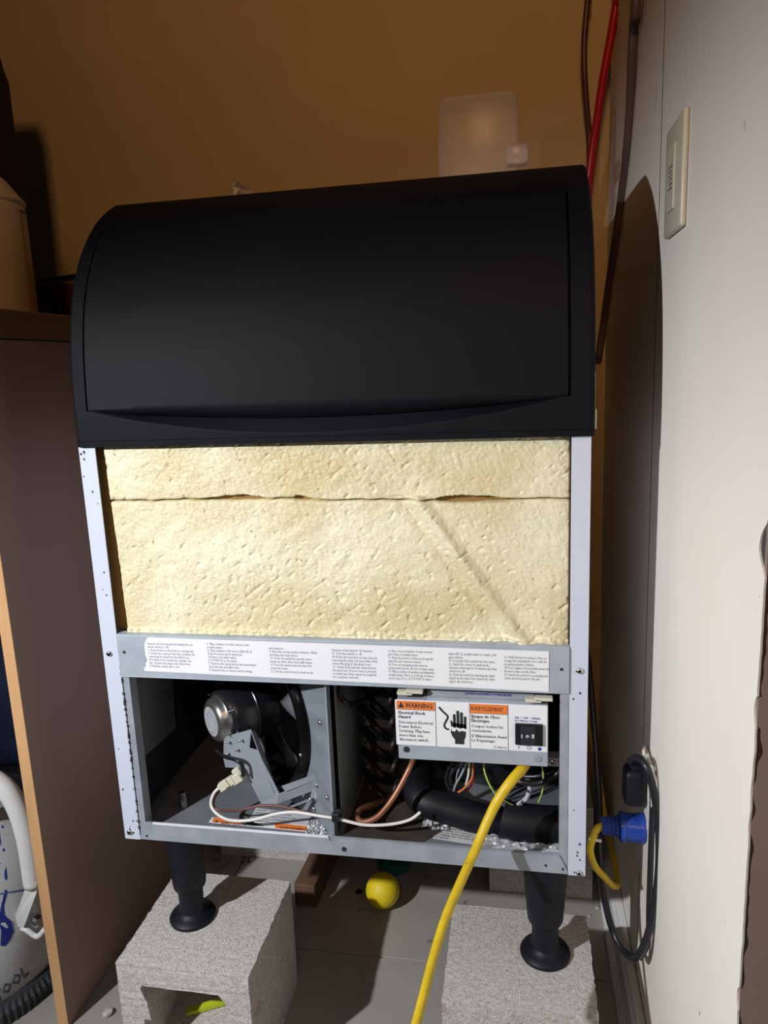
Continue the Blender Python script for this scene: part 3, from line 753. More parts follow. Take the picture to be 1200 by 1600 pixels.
obj('pan_dark_sheet', quad_slab(B(), [(.326, .010, .0127), (.43, .012, .0127), (.47, .06, .0127), (.46, .19, .0127), (.326, .19, .0127)], .0008), mat('brown_stain_darkening', (.035, .028, .022), .6, var=(.06, .05, .035), vs=40), IM)  # thin sheet added to darken the right bay pan, brown stain included
# ---- control box
CY = -.001
cb = obj('control_box', box(B(), .4165, .6115, CY, .06, .155, .2405, bev=.0012), M_galv2, IM)
face = B(); box(face, .4145, .6105, CY-.0016, CY-.0002, .1765, .2405, bev=.0003)
wl = tag(obj('warning_label', face, M_paper, cb), 'white warning label with orange headers')
y = CY-.0018
n = (0, -1, 0)
def rect(bm, x0, x1, z0, z1, yy=y): bm.faces.new([bm.verts.new(p) for p in ((x0, yy, z0), (x1, yy, z0), (x1, yy, z1), (x0, yy, z1))])
for a_, b_, c_ in ((.4165, .4672, .2278), (.5125, .5605, .2268)):
    bm = B(); rect(bm, a_, b_, c_, .2395); obj('orange_header', bm, M_orange, cb)
bm = B(); y2 = y-.0002
for x in (.4676, .5120, .5608): rect(bm, x, x+.0005, .177, .240, y2)
rect(bm, .4165, .4672, .2273, .2278, y2); rect(bm, .5125, .5605, .2263, .2268, y2)
text(bm, 'WARNING', .0098, (.4280, y2, .2303), bold=.014, sx=.76)
bm.faces.new([bm.verts.new(p) for p in ((.4185, y2, .2300), (.4268, y2, .2300), (.42265, y2, .2382))])
text(bm, 'AVERTISSEMENT', .0080, (.5134, y2, .2303), bold=0, sx=.72)
text(bm, 'Electrical Shock\nHazard', .0062, (.4185, y2, .2210), bold=.016, sx=.90, line=.95)
text(bm, 'Disconnect Electrical\nPower Before\nServicing. May have\nmore than one\ndisconnect switch.', .0062, (.4185, y2, .2075), sx=.86, line=.99)
text(bm, 'Risque de Choc\nÉlectrique', .0062, (.5140, y2, .2202), bold=.016, sx=.92, line=.95)
text(bm, 'Couper toutes les\nconnexions.', .0062, (.5140, y2, .2068), sx=.90, line=1.0)
text(bm, "D'Alimentation Avant\nLe Dépannage.", .0062, (.5140, y2, .1930), sx=.84, line=.98)
text(bm, '17-3066-01', .0042, (.5420, y2, .1790), sx=.9)
# hand icon
hx, hz = .4975, .197
def P2(l): bm.faces.new([bm.verts.new((a, y2, b)) for a, b in l])
def capsule(x, z0, z1, w_, lean=0):
    L_ = [(x-w_/2, z0), (x+w_/2, z0)]+[(x+lean+w_/2*math.cos(t), z1+w_/2*math.sin(t)) for t in lin(0, PI, 6)]
    P2(L_)
capsule(.4925, .205, .2225, .0035, -.0004); capsule(.4970, .205, .2275, .0036, -.0002); capsule(.5015, .205, .2255, .0036, .0001); capsule(.5058, .205, .2200, .0033, .0005)
P2([(.4905, .2120), (.5075, .2100), (.5078, .2035), (.5020, .2055), (.4995, .2035), (.4960, .2070), (.4920, .2060), (.4905, .2075)])
P2([(.4880, .2040), (.4885, .2000), (.4925, .1995), (.4945, .2030), (.4985, .1990), (.5005, .2010), (.5070, .2000), (.5065, .1930), (.5045, .1880), (.5045, .1820), (.4925, .1820), (.4925, .1880), (.4890, .1930), (.4870, .1985)])
P2([(.4870, .2160), (.4900, .2130), (.4905, .2060), (.4880, .2060), (.4872, .2110)])
# live wire
wp = smooth_path([(.4725, 0, .2330), (.4780, 0, .2265), (.4838, 0, .2205), (.4820, 0, .2150), (.4790, 0, .2085), (.4805, 0, .2035), (.4850, 0, .2020)], 5)
for a, b in zip(wp, wp[1:]):
    d = (b-a).normalized(); nn = Vector((-d.z, 0, d.x))*.0013
    P2([((a-nn).x, (a-nn).z), ((b-nn).x, (b-nn).z), ((b+nn).x, (b+nn).z), ((a+nn).x, (a+nn).z)])
obj('lettering', bm, M_ink, cb)
bm = B()
text(bm, 'ON  /  OFF  /  WASH', .0039, (.5690, y2, .2217), sx=.92, bold=.015); text(bm, 'Gel / Marche / Lavage', .0034, (.5690, y2, .2180), sx=.98, bold=.015)
text(bm, 'I', .0070, (.5735, y2, .1795)); 
for cx, rr in ((.5878, .0026),):
    for k in range(16):
        a, b = k*2*PI/16, (k+1)*2*PI/16
        P = [(cx+rr*math.cos(a), .1817+rr*math.sin(a)), (cx+rr*math.cos(b), .1817+rr*math.sin(b)), (cx+(rr-.0006)*math.cos(b), .1817+(rr-.0006)*math.sin(b)), (cx+(rr-.0006)*math.cos(a), .1817+(rr-.0006)*math.sin(a))]
        bm.faces.new([bm.verts.new((p, y2, q)) for p, q in P])
bm.faces.new([bm.verts.new((.6010+.0030*(1 if k % 2 else .62)*math.cos(k*PI/7), y2, .1810+.0030*(1 if k % 2 else .62)*math.sin(k*PI/7))) for k in range(14)])
obj('lettering', bm, M_inkb, cb)
# rocker switch
bm = box(B(), .5700, .6050, CY-.0060, CY-.001, .1868, .2160, bev=.0010)
rs = obj('rocker_switch', bm, M_bwire, cb)
bm = B(); quad_slab(bm, [(.5765, CY-.0088, .1890), (.5955, CY-.0066, .1890), (.5955, CY-.0066, .2140), (.5765, CY-.0088, .2140)], -.002)
rk = tag(obj('rocker', bm, mat('rocker_black', (.03, .032, .038), .25), rs), 'three position rocker marked I O II')
bm = B(); yy = CY-.0092
text(bm, 'I', .0075, (.5775, yy, .1988), bold=.02); text(bm, 'O', .0060, (.5830, yy+.0006, .1992), bold=.03); text(bm, 'II', .0075, (.5905, yy+.0012, .1988), bold=.02)
bmx = bm; rs2 = obj('lettering', bmx, M_paper, cb)
# knockout hole and screw on lower lip
obj('knockout', lathe(B(), [(.0042, 0), (.0042, .0006), (0, .0006)], (.4275, CY-.0002, .1695), (0, -1, 0), 16), M_ink, cb)
s_ = lathe(B(), [(.0045, 0), (.0045, .001), (0, .0016)], (.5985, CY-.0002, .1665), (0, -1, 0), 16); obj('rivet', s_, M_brk, cb)
# top flange with blue print and nylon clips
bm = B(); quad_slab(bm, [(.457, .004, .2415), (.594, .004, .2415), (.594, .020, .2535), (.457, .020, .2535)], .001); box(bm, .457, .594, .0025, .004, .2405, .2445)
fg = obj('box_flange', bm, M_galv, cb)
bm = B(); text(bm, 'CAUTION: DISCONNECT POWER BEFORE', .0040, (.505, .0085, .2468), up=(0, .8, .6), bold=.03, sx=.80); text(bm, 'MORE THAN ONE CIRCUIT', .0038, (.510, .0065, .2443), up=(0, .8, .6), bold=.03, sx=.9)
obj('lettering', bm, M_inkb, fg)
for x, z in ((.418, .2480), (.583, .2450)):
    bm = B(); box(bm, x, x+.020, -.0045, .006, z, z+.0045, bev=.0006); box(bm, x+.012, x+.034, -.0045, .006, z+.0025, z+.0065, bev=.0006); obj('nylon_clip', bm, M_nylon, cb)

# ------------------------------------------------------------------ concrete blocks
def block_mesh(x0, x1, y0, y1, z0, z1, kind, sd):
    """rough shell: grid boxes displaced by noise. kind U = open channel underneath, solid = slab with a web"""
    bm = B(); t = .034; tz = .034
    if kind == 'U':
        pr = [(x0, z0), (x0, z1), (x1, z1), (x1, z0), (x1-t, z0), (x1-t-.002, z1-tz-.014), (x1-t-.014, z1-tz), (x0+t+.004, z1-tz), (x0+t, z1-tz-.005), (x0+t+.008, z0+.03), (x0+t+.012, z0)]
    else:
        pr = [(x0, z0), (x0, z1), (x0+t, z1), (x0+t+.006, z1-.056), (x1-t-.006, z1-.056), (x1-t, z1), (x1, z1), (x1, z0)]
    if kind == 'full': pr = [(x0, z0), (x0, z1), (x1, z1), (x1, z0)]
    # subdivide outline
    out = []
    for i in range(len(pr)):
        a, b = pr[i], pr[(i+1) % len(pr)]; n = max(1, int(math.dist(a, b)/.006))
        for k in range(n): out.append((a[0]+(b[0]-a[0])*k/n, a[1]+(b[1]-a[1])*k/n))
    n = int((y1-y0)/.006); rings = []
    for j in range(n+1):
        yy = y0+(y1-y0)*j/n
        rings.append([bm.verts.new((x, yy, z)) for x, z in out])
    for a, b in zip(rings, rings[1:]):
        for k in range(len(out)): bm.faces.new((a[k], a[(k+1) % len(out)], b[(k+1) % len(out)], b[k]))
    from mathutils.geometry import tessellate_polygon
    tris = tessellate_polygon([[Vector((x, 0, z)) for x, z in out]])
    for rg_ in (rings[0], rings[-1]):
        for tr in tris:
            try: bm.faces.new([rg_[q] for q in tr])
            except ValueError: pass
    for v in bm.verts:
        p = v.co
        edge = min(p.y-y0, y1-p.y) < .001 or min(p.x-x0, x1-p.x) < .001
        k = .0009 if not (edge and p.z > z1-.001) else .0022
        d = Vector((noise.noise(p*130+Vector((sd, 0, 0))), noise.noise(p*130+Vector((0, sd, 9))), noise.noise(p*130+Vector((3, 0, sd)))))*k
        if p.z > z1-.001: d.z = -abs(d.z)*.6
        if p.z < z0+.001: d.z = abs(d.z)
        v.co = p+d
    return bm
def cblock(loc, sx, sy, z0, z1, kind, label, sd, group=None):
    t = tag(obj('concrete_block', block_mesh(loc[0], loc[0]+sx, loc[1], loc[1]+sy, z0, z1, kind, sd), M_conc, None, False), label, 'block')
    return t
cblock((.004, -.067), .200, .197, -.243, -.152, 'U', 'grey concrete channel block directly under the front left machine leg', 1)
cblock((.004, -.067), .200, .197, -.346, -.2435, 'S', 'lower grey concrete block on the floor beneath the front left block', 2)
cblock((.473, -.068), .200, .180, -.243, -.152, 'U', 'grey concrete block directly under the front right machine leg', 3)
cblock((.473, -.068), .200, .180, -.346, -.2435, 'S', 'lower grey concrete block on the floor beneath the front right block', 4)
cblock((-.060, .435), .200, .200, -.346, -.152, 'full', 'pale concrete block on the floor under the rear left machine leg', 5)
cblock((.515, .395), .195, .200, -.346, -.152, 'full', 'pale concrete block on the floor under the rear right machine leg', 6)

# ------------------------------------------------------------------ floor items
q = at(598, 1391, Z=FZ+.0325)
ba = tag(obj('ball', lathe(B(), [(.0325*math.sin(t), -.0325*math.cos(t)) for t in lin(0, PI, 28)], q, seg=40), M_ball, None, True), 'small yellow rubber ball on the floor under the ice machine', 'ball')
g = at(607, 1375, Z=FZ)
bm = lathe(B(), [(.0, 0), (.033, 0), (.034, .010), (.030, .014), (.012, .016), (0, .016)], (g.x+.004, g.y+.045, FZ+.0005), seg=28)
tag(obj('bottle_cap', bm, M_teal, None, True, 40), 'flat teal plastic cap behind the yellow ball', 'cap')
bm = B(); c = at(561, 1393, Z=FZ+.002)
vs = [bm.verts.new(c+Vector((math.cos(k*PI/5), math.sin(k*PI/5), .0))*(.010 if k % 2 else .005)) for k in range(10)]
bm.faces.new(vs); bmesh.ops.solidify(bm, geom=bm.faces[:], thickness=.0015)
tag(obj('foil_star', bm, M_star), 'tiny blue foil star on the floor left of the yellow ball', 'scrap')
bm = B(); MR = Matrix.Translation((.146, .305, FZ+.0245)) @ Matrix.Rotation(math.radians(-3), 4, 'Z')
box(bm, 0, .042, 0, .34, -.0235, .0235, bev=.0015, M=MR)
tag(obj('lumber_offcut', bm, M_wood), 'short brown wooden offcut on the floor right of the front left block', 'wood')
bm = B(); a = at(291, 1581, Z=-.294); b = at(362, 1560, Z=-.294); d = (b-a).normalized(); nn = Vector((-d.y, d.x, 0))*.0055; b = a+d*.085
quad_slab(bm, [a-nn, b-nn, b+nn, a+nn], .004)
for v in bm.verts: v.co.z = -.2975 + (.006 if v.co.z > -.2935 else 0)
tag(obj('lime_stick', bm, M_lime), 'lime yellow plastic strip lying inside the front left block', 'strip')
random.seed(5)
def pebble(px, py, r, m=M_conc, lab=None, squash=.6):
    c = at(px, py, Z=FZ); bm = B(); bmesh.ops.create_icosphere(bm, subdivisions=2, radius=r)
    for v in bm.verts:
        v.co *= 1+.35*noise.noise(v.co*90+Vector((px, py, 0))); v.co.z *= squash; v.co += Vector((c.x, c.y, FZ+r*.5))
    return obj('crumb', bm, m, None)
for i, (px, py, r) in enumerate(((168, 1586, .0085), (352, 1354, .005), (360, 1349, .0055), (370, 1352, .004), (381, 1346, .005), (392, 1344, .006), (344, 1357, .004), (725, 1590, .003), (933, 1420, .004), (921, 1432, .0025), (650, 1407, .0015))):
    o = pebble(px, py, r)
    if i == 0: tag(o, 'pale concrete crumb on the floor left of the front left block', 'crumb')
    elif i < 7: tag(o, 'dark grey crumb in the little pile behind the front left block', 'crumb', 'crumbs behind the front left block'); o.data.materials[0] = M_pan
    elif i == 7: tag(o, 'small dark crumb between the yellow cord and the front right block', 'crumb')
    elif i < 10: tag(o, 'tiny dark crumb beside the right baseboard behind the front right block', 'crumb', 'crumbs along the right baseboard')
    else: tag(o, 'tiny dark speck on the floor just right of the yellow ball', 'crumb')

# ------------------------------------------------------------------ cords
t = thing('extension_cord', A(650, 1590, -.14), 'thick yellow extension cord hanging from under the control box past the front rail', 'cord')
obj('cord_jacket', tube(B(), [A(826, 1180, .03), A(818, 1198, .010), A(800, 1219, -.010), A(780, 1247, -.020), A(762, 1282, -.030), A(741, 1332, -.055), A(717, 1385, -.10), A(695, 1438, -.145), A(676, 1500, -.19), A(662, 1555, -.23), A(648, 1608, -.265), A(625, 1690, -.31), (.38, -.40, FZ+.04), (.30, -.48, FZ+.008), (.10, -.62, FZ+.008), (-.2, -.70, FZ+.008)], lambda q: max(.0052, .0072-.0036*q), 18), M_yellow, t, True)

# blue plug with yellow cord
PY = .062
pc = at(975, 1292, Y=PY); pz = pc.z
t = thing('blue_plug_cord', (.71, PY, pz), 'yellow cord with translucent blue plug pushed into the wall outlet', 'cord')
x1 = XW-.0065; x0 = at(940, 1290, Y=PY).x
bm = lathe(B(), [(.0115, x0-.70), (.0125, x0+.002-.70), (.0115, x0+.003-.70), (.0130, x0+.006-.70), (.0115, x0+.007-.70), (.0135, x0+.011-.70), (.0120, x0+.012-.70), (.0145, x0+.016-.70), (.0125, x0+.017-.70), (.0150, x0+.021-.70), (.0140, x0+.022-.70), (.0200, x0+.024-.70), (.0205, x0+.027-.70), (.0200, x0+.030-.70), (.0188, x0+.031-.70), (.0188, x1-.010-.70), (.0200, x1-.007-.70), (.0196, x1-.70)], (.70, PY, pz), (1, 0, 0), 28)
obj('plug_body', bm, M_blue, t, True, 35)
obj('cord_jacket', tube(B(), [(x0+.004, PY, pz), (x0-.006, PY-.004, pz-.003), at(927, 1308, Y=PY-.01), at(922, 1328, Y=PY-.01), at(929, 1352, Y=PY), at(945, 1371, Y=PY+.01), at(957, 1383, Y=PY+.035), at(965, 1378, Y=PY+.08), at(957, 1330, Y=.22), at(944, 1270, Y=.30), (.690, .42, .10), (.675, .54, .20)], .0050, 14), M_yellow, t, True)
bm = B(); c = at(929, 1311, Y=PY-.01); tube(bm, [c+Vector((-.008, -.002, .001)), c+Vector((.009, -.002, -.001))], .0022, 8, raw=True); obj('cable_tie', bm, M_white, t)
# black plug with looping cord
bz = at(995, 1222, Y=PY).z
t = thing('black_power_cord', (.72, PY, bz), 'black power cord looping down from the black plug in the wall outlet', 'cord')
bx1 = XW-.0065
bm = box(B(), bx1-.030, bx1, PY-.016, PY+.016, bz-.030, bz+.022, bev=.008, seg=3); box(bm, bx1-.024, bx1-.006, PY-.010, PY+.010, bz+.018, bz+.034, bev=.005, seg=2)
obj('plug_body', bm, M_leg, t, True, 40)
ring_pts = [(bx1-.015, PY, bz+.030), at(985, 1190, Y=PY-.01), at(995, 1184, Y=PY-.025), at(1009, 1196, Y=PY-.045), at(1021, 1235, Y=PY-.055), at(1029, 1290, Y=PY-.06), at(1030, 1345, Y=PY-.06), at(1025, 1400, Y=PY-.06), at(1014, 1455, Y=PY-.06), at(1002, 1486, Y=PY-.055), at(990, 1496, Y=PY-.04), at(972, 1482, Y=PY-.02), at(956, 1450, Y=PY), at(944, 1400, Y=PY+.01), at(938, 1350, Y=PY+.02), at(936, 1290, Y=.11), at(935, 1230, Y=.15), (.684, .28, .20), (.672, .45, .27)]
obj('cord_jacket', tube(B(), ring_pts, .0050, 14), M_bwire, t, True)
ring2 = [at(1008, 1198, Y=PY-.02), at(1026, 1236, Y=PY-.030), at(1033, 1300, Y=PY-.035), at(1033, 1360, Y=PY-.035), at(1027, 1420, Y=PY-.035), at(1014, 1472, Y=PY-.035), at(1000, 1498, Y=PY-.035)]
ring2 = [Vector((min(p.x, XW-.004), p.y, p.z)) for p in ring2]
obj('cord_jacket', tube(B(), ring2, .0036, 12), M_bwire, t, True)
# thin black wire dropping along the baseboard
w2 = [(XW-.006, .17, FZ+.3), at(964, 1390, Y=.16), at(972, 1440, Y=.12)]
# outlet
t = thing('wall_outlet', (XW, PY, .05), 'white wall outlet plate behind the black and blue plugs', 'outlet')
obj('cover_plate', box(B(), XW-.0062, XW-.0002, PY-.036, PY+.036, pz-.095, pz+.105, bev=.002, seg=2), M_outlet, t)
bm = B()
for z in (pz, bz):
    bm = B(); box(bm, XW-.0068, XW-.006, PY-.017, PY+.017, z-.016, z+.016, bev=.0003); obj('receptacle', bm, M_ivory, t)
bm = B(); tube(bm, [(XW-.004, PY+.03, bz+.038), (XW-.010, PY+.005, bz+.044), (XW-.010, PY-.02, bz+.036), (XW-.004, PY-.034, bz+.0)], .0024, 8); obj('bent_corner', bm, M_outlet, t, True)
# switch plate
t = thing('light_switch', (XW, .01, .87), 'ivory light switch plate high on the right wall', 'switch')
ys0, ys1, zs0, zs1 = at(1071, 250, X=XW-.004).y, at(1043, 270, X=XW-.004).y, .802, .918
obj('cover_plate', box(B(), XW-.0065, XW-.0002, ys0+.004, ys1, zs0, zs1, bev=.003, seg=3), M_ivory, t, True, 40)
ym = (ys0+ys1)/2+.006
bm = box(B(), XW-.0085, XW-.006, ym-.017, ym+.017, .826, .893, bev=.0008); rk = obj('switch_rocker', bm, M_ivory, t)
bm = B()
for k in range(6):
    for r in range(4): 
        if (k+r) % 5 != 4: box(bm, XW-.0088, XW-.0084, ym-.010+r*.005, ym-.0075+r*.005, .848+k*.0045, .8500+k*.0045)
obj('switch_marks', bm, M_ink, rk)

# ------------------------------------------------------------------ cables on the wall, top right
def cable(name, pts, r, m, lab, cat='cable'):
    o = obj(name, tube(B(), pts, r, 12), m, None, True); return tag(o, lab, cat)
cable('brown_cable', [(at(921, -40, Y=.66).x+.01, .67, 1.85), at(921, -40, Y=.66), at(918, 0, Y=.66), at(913, 60, Y=.66), at(913, 110, Y=.66), at(917, 170, Y=.67), at(921, 220, Y=.68), at(920, 290, Y=.68), at(918, 420, Y=.68)], .0055, M_brcab, 'thin brown cable hanging on the tan back wall left of the red hose')
cable('red_hose', [(at(970, -40, Y=.60).x-.01, .67, 1.85), at(970, -40, Y=.60), at(964, 0, Y=.60), at(954, 60, Y=.61), at(943, 120, Y=.62), at(934, 180, Y=.63), at(926, 235, Y=.64), at(920, 285, Y=.65), at(914, 350, Y=.66)], .0078, M_red, 'bright red hose slanting down behind the machine hood', 'hose')
cable('grey_cable', [(XW-.012, .25, 1.85), at(995, -40, Y=.30), at(993, 0, Y=.32), at(988, 80, Y=.34), at(985, 160, Y=.37), at(980, 230, Y=.40), at(972, 300, Y=.45), at(961, 380, Y=.52), at(952, 440, Y=.60), at(943, 505, Y=.67), at(935, 560, Y=.68)], .0068, M_gcab, 'thick grey brown cable bowing down the corner by the right wall')

# ------------------------------------------------------------------ on top of the machine
ZT = .9241
def rbox(x0, x1, y0, y1, z0, z1, r, taper=0):
    bm = box(B(), x0, x1, y0, y1, z0, z1, bev=r, seg=4)
    for v in bm.verts:
        k = (v.co.z-z0)/(z1-z0); v.co.x = (x0+x1)/2+(v.co.x-(x0+x1)/2)*(1-taper*k)
    return bm
c0 = at(690, 182, Y=.46); c1 = at(812, 182, Y=.46)
t = thing('clear_container', (.52, .40, ZT), 'clear plastic container standing on top of the ice machine', 'container')
obj('container_body', rbox(c0.x, c1.x, .36, .46, ZT, c0.z+.002, .018, .04), M_clear, t, True)
l0 = at(790, 261, Y=.335); l1 = at(826, 222, Y=.335)
bm = box(B(), l0.x, l1.x, .335, .362, l0.z+.004, l1.z, bev=.005, seg=3)
obj('latch', bm, clear_mat('latch_plastic', (.75, .68, .66), .72), t, True)
bm = B(); n = 16; rows = []
for j in range(n+1):
    rows.append([bm.verts.new((at(362, 300, Y=.33).x+.028*i/n+.006*noise.noise((i*.3, j*.4, 1)), .33+.03*math.sin(i*.5), ZT+.0005+.060*j/n*(.75+.35*noise.noise((i*.35, 0, 7))))) for i in range(n+1)])
for a, b in zip(rows, rows[1:]):
    for k in range(n): bm.faces.new((a[k], a[k+1], b[k+1], b[k]))
tag(obj('plastic_film', bm, M_film, None, True), 'crumpled scrap of clear film on top of the ice machine', 'film')

# ------------------------------------------------------------------ on the worktop
WZ = .7725
t = thing('white_jug', (-.33, .26, WZ), 'white plastic jug with yellow bordered label on the worktop', 'jug')
JR = .086
e1 = Vector((.832, .555, 0)); e2 = Vector((.555, -.832, 0))
JC = Vector((at(59, 480, Y=.327).x-JR*.832, .28, WZ))
hz = at(42, 322, Y=.327).z-WZ
bm = lathe(B(), [(.070, 0), (.082, .003), (JR, .012), (JR, hz-.012), (JR-.0015, hz-.004), (JR+.001, hz-.001), (JR+.001, hz+.004), (JR-.003, hz+.009), (JR-.022, hz+.034), (JR-.045, hz+.058), (.030, hz+.070), (.026, hz+.074), (.026, hz+.080), (0, hz+.080)], JC, seg=64)
obj('jug_body', bm, M_jug, t, True, 40)
obj('screw_cap', lathe(B(), [(.030, hz+.0805), (.030, hz+.104), (.028, hz+.106), (0, hz+.106)], JC, seg=32), M_jug, t, True, 40)
def jpatch(f0, f1, z0, z1, m_, nm='label_border'):
    bm = B(); n = max(2, int(abs(f1-f0)/4)); pr = None
    for k in range(n+1):
        f = math.radians(f0+(f1-f0)*k/n); d = e1*math.cos(f)+e2*math.sin(f)
        cur = [bm.verts.new(JC+d*(JR+q)+Vector((0, 0, z))) for q, z in ((-.002, z0), (.0009, z0), (.0009, z1), (-.002, z1))]
        if pr:
            for a in range(3): bm.faces.new((pr[a], cur[a], cur[a+1], pr[a+1]))
        pr = cur
    return obj(nm, bm, m_, t)
lz0, lz1 = .014, hz-.016
jpatch(24, 26.5, lz0, lz1, M_jlab); jpatch(10, 27, lz1, lz1+.003, M_jlab2); jpatch(4, 14, lz0-.008, lz0-.001, M_jlab2)
jpatch(70, 73, lz0, lz1-.05, M_jlab); jpatch(70, 150, lz0-.008, lz0-.001, M_jlab2); jpatch(76, 78, lz0+.01, lz1-.06, M_jlab)
# black case behind the jug
ex = at(27, 250, Y=.50); 
bm = B(); zc0 = WZ+.0005; zc1 = at(0, 90, Y=.50).z
pr = [(-.30, zc0), (ex.x-.005, zc0), (ex.x, zc0+.02), (ex.x+.002, at(27, 245, Y=.50).z), (at(14, 130, Y=.50).x, at(14, 130, Y=.50).z), (at(3, 86, Y=.50).x, zc1), (-.60, zc1+.01), (-.60, zc0)]
a_ = [bm.verts.new((x, .42, z)) for x, z in pr]; b_ = [bm.verts.new((x, .50, z)) for x, z in pr]
bm.faces.new(a_); bm.faces.new(b_[::-1])
for k in range(len(pr)):
    j = (k+1) % len(pr); bm.faces.new((a_[k], a_[j], b_[j], b_[k]))
bmesh.ops.bevel(bm, geom=bm.edges[:], offset=.006, segments=2, affect='EDGES')
tag(obj('black_case', bm, M_case), 'tall black case standing behind the white jug', 'case')
bx0 = at(58, 480, Y=.51).x; bxt = at(60, 445, Y=.51).z
t = thing('card_box', (-.2, .5, WZ), 'low dark red brown box on the worktop behind the machine hood', 'box')
obj('box_body', box(B(), bx0-.02, -.145, .51, .66, WZ, bxt-.004, bev=.001), M_rbox, t)
obj('box_lid', box(B(), bx0-.022, -.143, .508, .662, bxt-.0038, bxt+.004, bev=.001), mat('grey_brown_lid', (.16, .11, .085), .6), t)
bm = B(); zt_ = bxt+.0045
pr = [(at(56, 437, Y=.52).x, zt_), (at(56, 428, Y=.52).x, zt_+.006), (-.15, zt_+.026), (-.145, zt_)]
a_ = [bm.verts.new((x, .52, z)) for x, z in pr]; b_ = [bm.verts.new((x, .65, z)) for x, z in pr]
bm.faces.new(a_); bm.faces.new(b_[::-1])
for k in range(4): bm.faces.new((a_[k], a_[(k+1) % 4], b_[(k+1) % 4], b_[k]))
tag(obj('black_tray', bm, M_case), 'flat wedge shaped black tray lying on the red brown box', 'tray')

# ------------------------------------------------------------------ inside the cabinet: tank and blue cloth
TC = Vector((-.385, .09, FZ))
t = thing('paint_spattered_tank', TC, 'white steel tank with blue paint drips and tube handle inside the cabinet', 'tank')
bm = lathe(B(), [(.150, .012), (.165, .03), (.172, .07), (.174, .12), (.170, .17), (.158, .22), (.135, .26), (.10, .29), (.05, .305), (0, .307)], TC, seg=64)
obj('tank_body', bm, M_tank, t, True)
bm = B(); ntee = 110
ring = []
for k in range(ntee*2):
    a = 2*PI*k/(ntee*2); r = .183 if (k % 2) else .1795
    ring.append([bm.verts.new(TC+Vector((math.cos(a)*q_, math.sin(a)*q_, z))) for q_, z in ((.150, .0), (r, .001), (r+.001, .022), (.172, .034), (.150, .034))])
for k in range(len(ring)):
    p, q_ = ring[k], ring[(k+1) % len(ring)]
    for j in range(5): bm.faces.new((p[j], q_[j], q_[(j+1) % 5], p[(j+1) % 5]))
obj('rubber_base_ring', bm, M_tire, t)
hy = .03
obj('tube_handle', tube(B(), [at(-90, 1300, Y=hy), at(-60, 1240, Y=hy), at(-25, 1216, Y=hy), at(5, 1228, Y=hy), at(27, 1262, Y=hy), at(42, 1310, Y=hy), at(53, 1382, Y=hy)], .0155, 20), M_handle, t, True)
bm = B(); quad_slab(bm, [at(42, 1386, Y=hy-.005), at(60, 1376, Y=hy-.005), at(60, 1392, Y=hy-.005), at(40, 1446, Y=hy), at(22, 1443, Y=hy)], -.005)
obj('handle_bracket', bm, M_handle, t)
bm = B(); tube(bm, [at(20, 1446, Y=hy+.004), at(40, 1452, Y=hy), at(58, 1463, Y=hy), at(70, 1452, Y=hy)], .0045, 10); obj('bracket_rod', bm, M_handle, t, True)
bm = lathe(B(), [(.009, 0), (.009, .010), (.006, .014), (0, .015)], at(62, 1436, Y=hy+.006), (-.2, -1, .1), 6); obj('bolt', bm, M_screw, t)
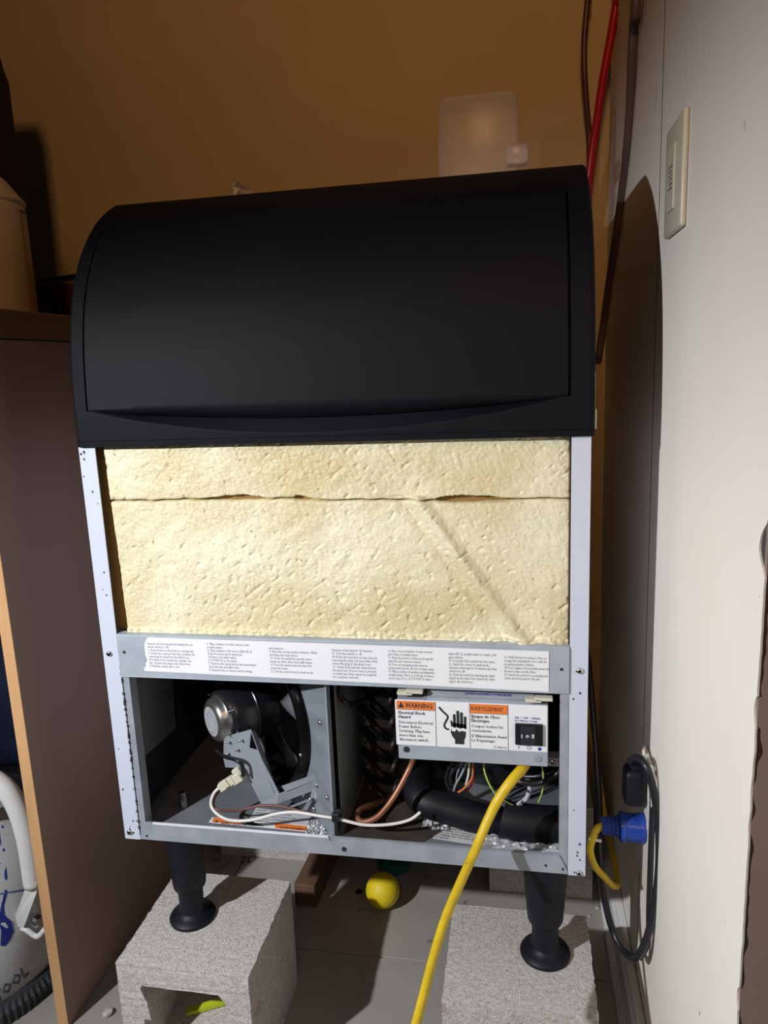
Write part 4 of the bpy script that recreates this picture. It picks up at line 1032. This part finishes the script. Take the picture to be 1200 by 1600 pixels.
# paint drips: bands following the tank surface
def on_tank(px, py, out=.0012):
    v = ray(px, py); best = None
    for k in range(900):
        p = CAM+v*(.9+.001*k); h = p.z-FZ
        if 0 < h < .307:
            prof_ = [(.150, .012), (.165, .03), (.172, .07), (.174, .12), (.170, .17), (.158, .22), (.135, .26), (.10, .29), (.05, .305), (0, .307)]
            r = .15
            for (r0_, h0), (r1_, h1) in zip(prof_, prof_[1:]):
                if h0 <= h <= h1: r = r0_+(r1_-r0_)*(h-h0)/(h1-h0)
            if (Vector((p.x, p.y))-Vector((TC.x, TC.y))).length < r+out: return p
    return None
def drip(pts, nm='paint_drip', m_=M_bluep):
    bm = B(); pr = None
    for px, py, w_ in pts:
        a, b = on_tank(px-w_, py), on_tank(px+w_, py)
        if a is None or b is None: continue
        cur = (bm.verts.new(a), bm.verts.new(b))
        if pr: bm.faces.new((pr[0], pr[1], cur[1], cur[0]))
        pr = cur
    if len(bm.faces): obj(nm, bm, m_, t)
    else: bm.free()
drip([(4, 1290, 1.5), (6, 1330, 1.8), (9, 1370, 1.8), (9, 1395, 2), (4, 1415, 2.2), (3, 1430, 4), (8, 1440, 10), (12, 1455, 10), (8, 1470, 7), (5, 1478, 4)])
drip([(-2, 1300, 1.2), (1, 1320, 1.2), (0, 1350, 1)])
drip([(2, 1394, .6), (3, 1396, 2), (42, 1388, 2), (43, 1390, .6)]) if False else None
bm = B(); pr = None
for k in range(12):
    a, b = on_tank(-4+k*4, 1396-k*.7), on_tank(-4+k*4, 1399-k*.7)
    if a and b:
        cur = (bm.verts.new(a), bm.verts.new(b))
        if pr: bm.faces.new((pr[0], pr[1], cur[1], cur[0]))
        pr = cur
obj('paint_stripe', bm, mat('pale_blue_paint', (.12, .22, .42), .4), t)
bm = B(); text(bm, 'TOOL', .034, (0, 0, 0), (1, 0, 0), (0, 1, 0), sx=1.2, bold=.03)
o0, ux, uy = Vector((-4, 1568)), Vector((.86, -.80)), Vector((-.5, -1))
for v in bm.verts:
    q_ = o0+ux*(v.co.x*520)+uy*(v.co.y*560)
    r_ = on_tank(q_.x, q_.y) if q_.x > -60 else None
    v.co = r_ if r_ else Vector((TC.x, TC.y, FZ+.1))
obj('lettering', bm, M_inkg, t)
# navy cloth bundle and blue bucket behind
bm = B(); bmesh.ops.create_icosphere(bm, subdivisions=4, radius=1)
for v in bm.verts:
    n_ = 1+.22*noise.noise(v.co*2.6)+.08*noise.noise(v.co*7); v.co = Vector((-.43+v.co.x*.17*n_, .42+v.co.y*.12*n_, max(FZ+.001, .05+v.co.z*.28*n_)))
    if v.co.z < -.1: v.co.z = -.1
M_c = obj('cloth_bundle', bm, M_navy, None, True)
bm = B(); box(bm, -.66, -.24, .30, .58, FZ+.001, -.101, bev=.006, seg=2)
tag(M_c, 'dark navy cloth bundle on the crate in the back of the cabinet', 'cloth')
tag(obj('storage_crate', bm, M_dark), 'dark storage crate at the back of the cabinet behind the tank', 'crate')
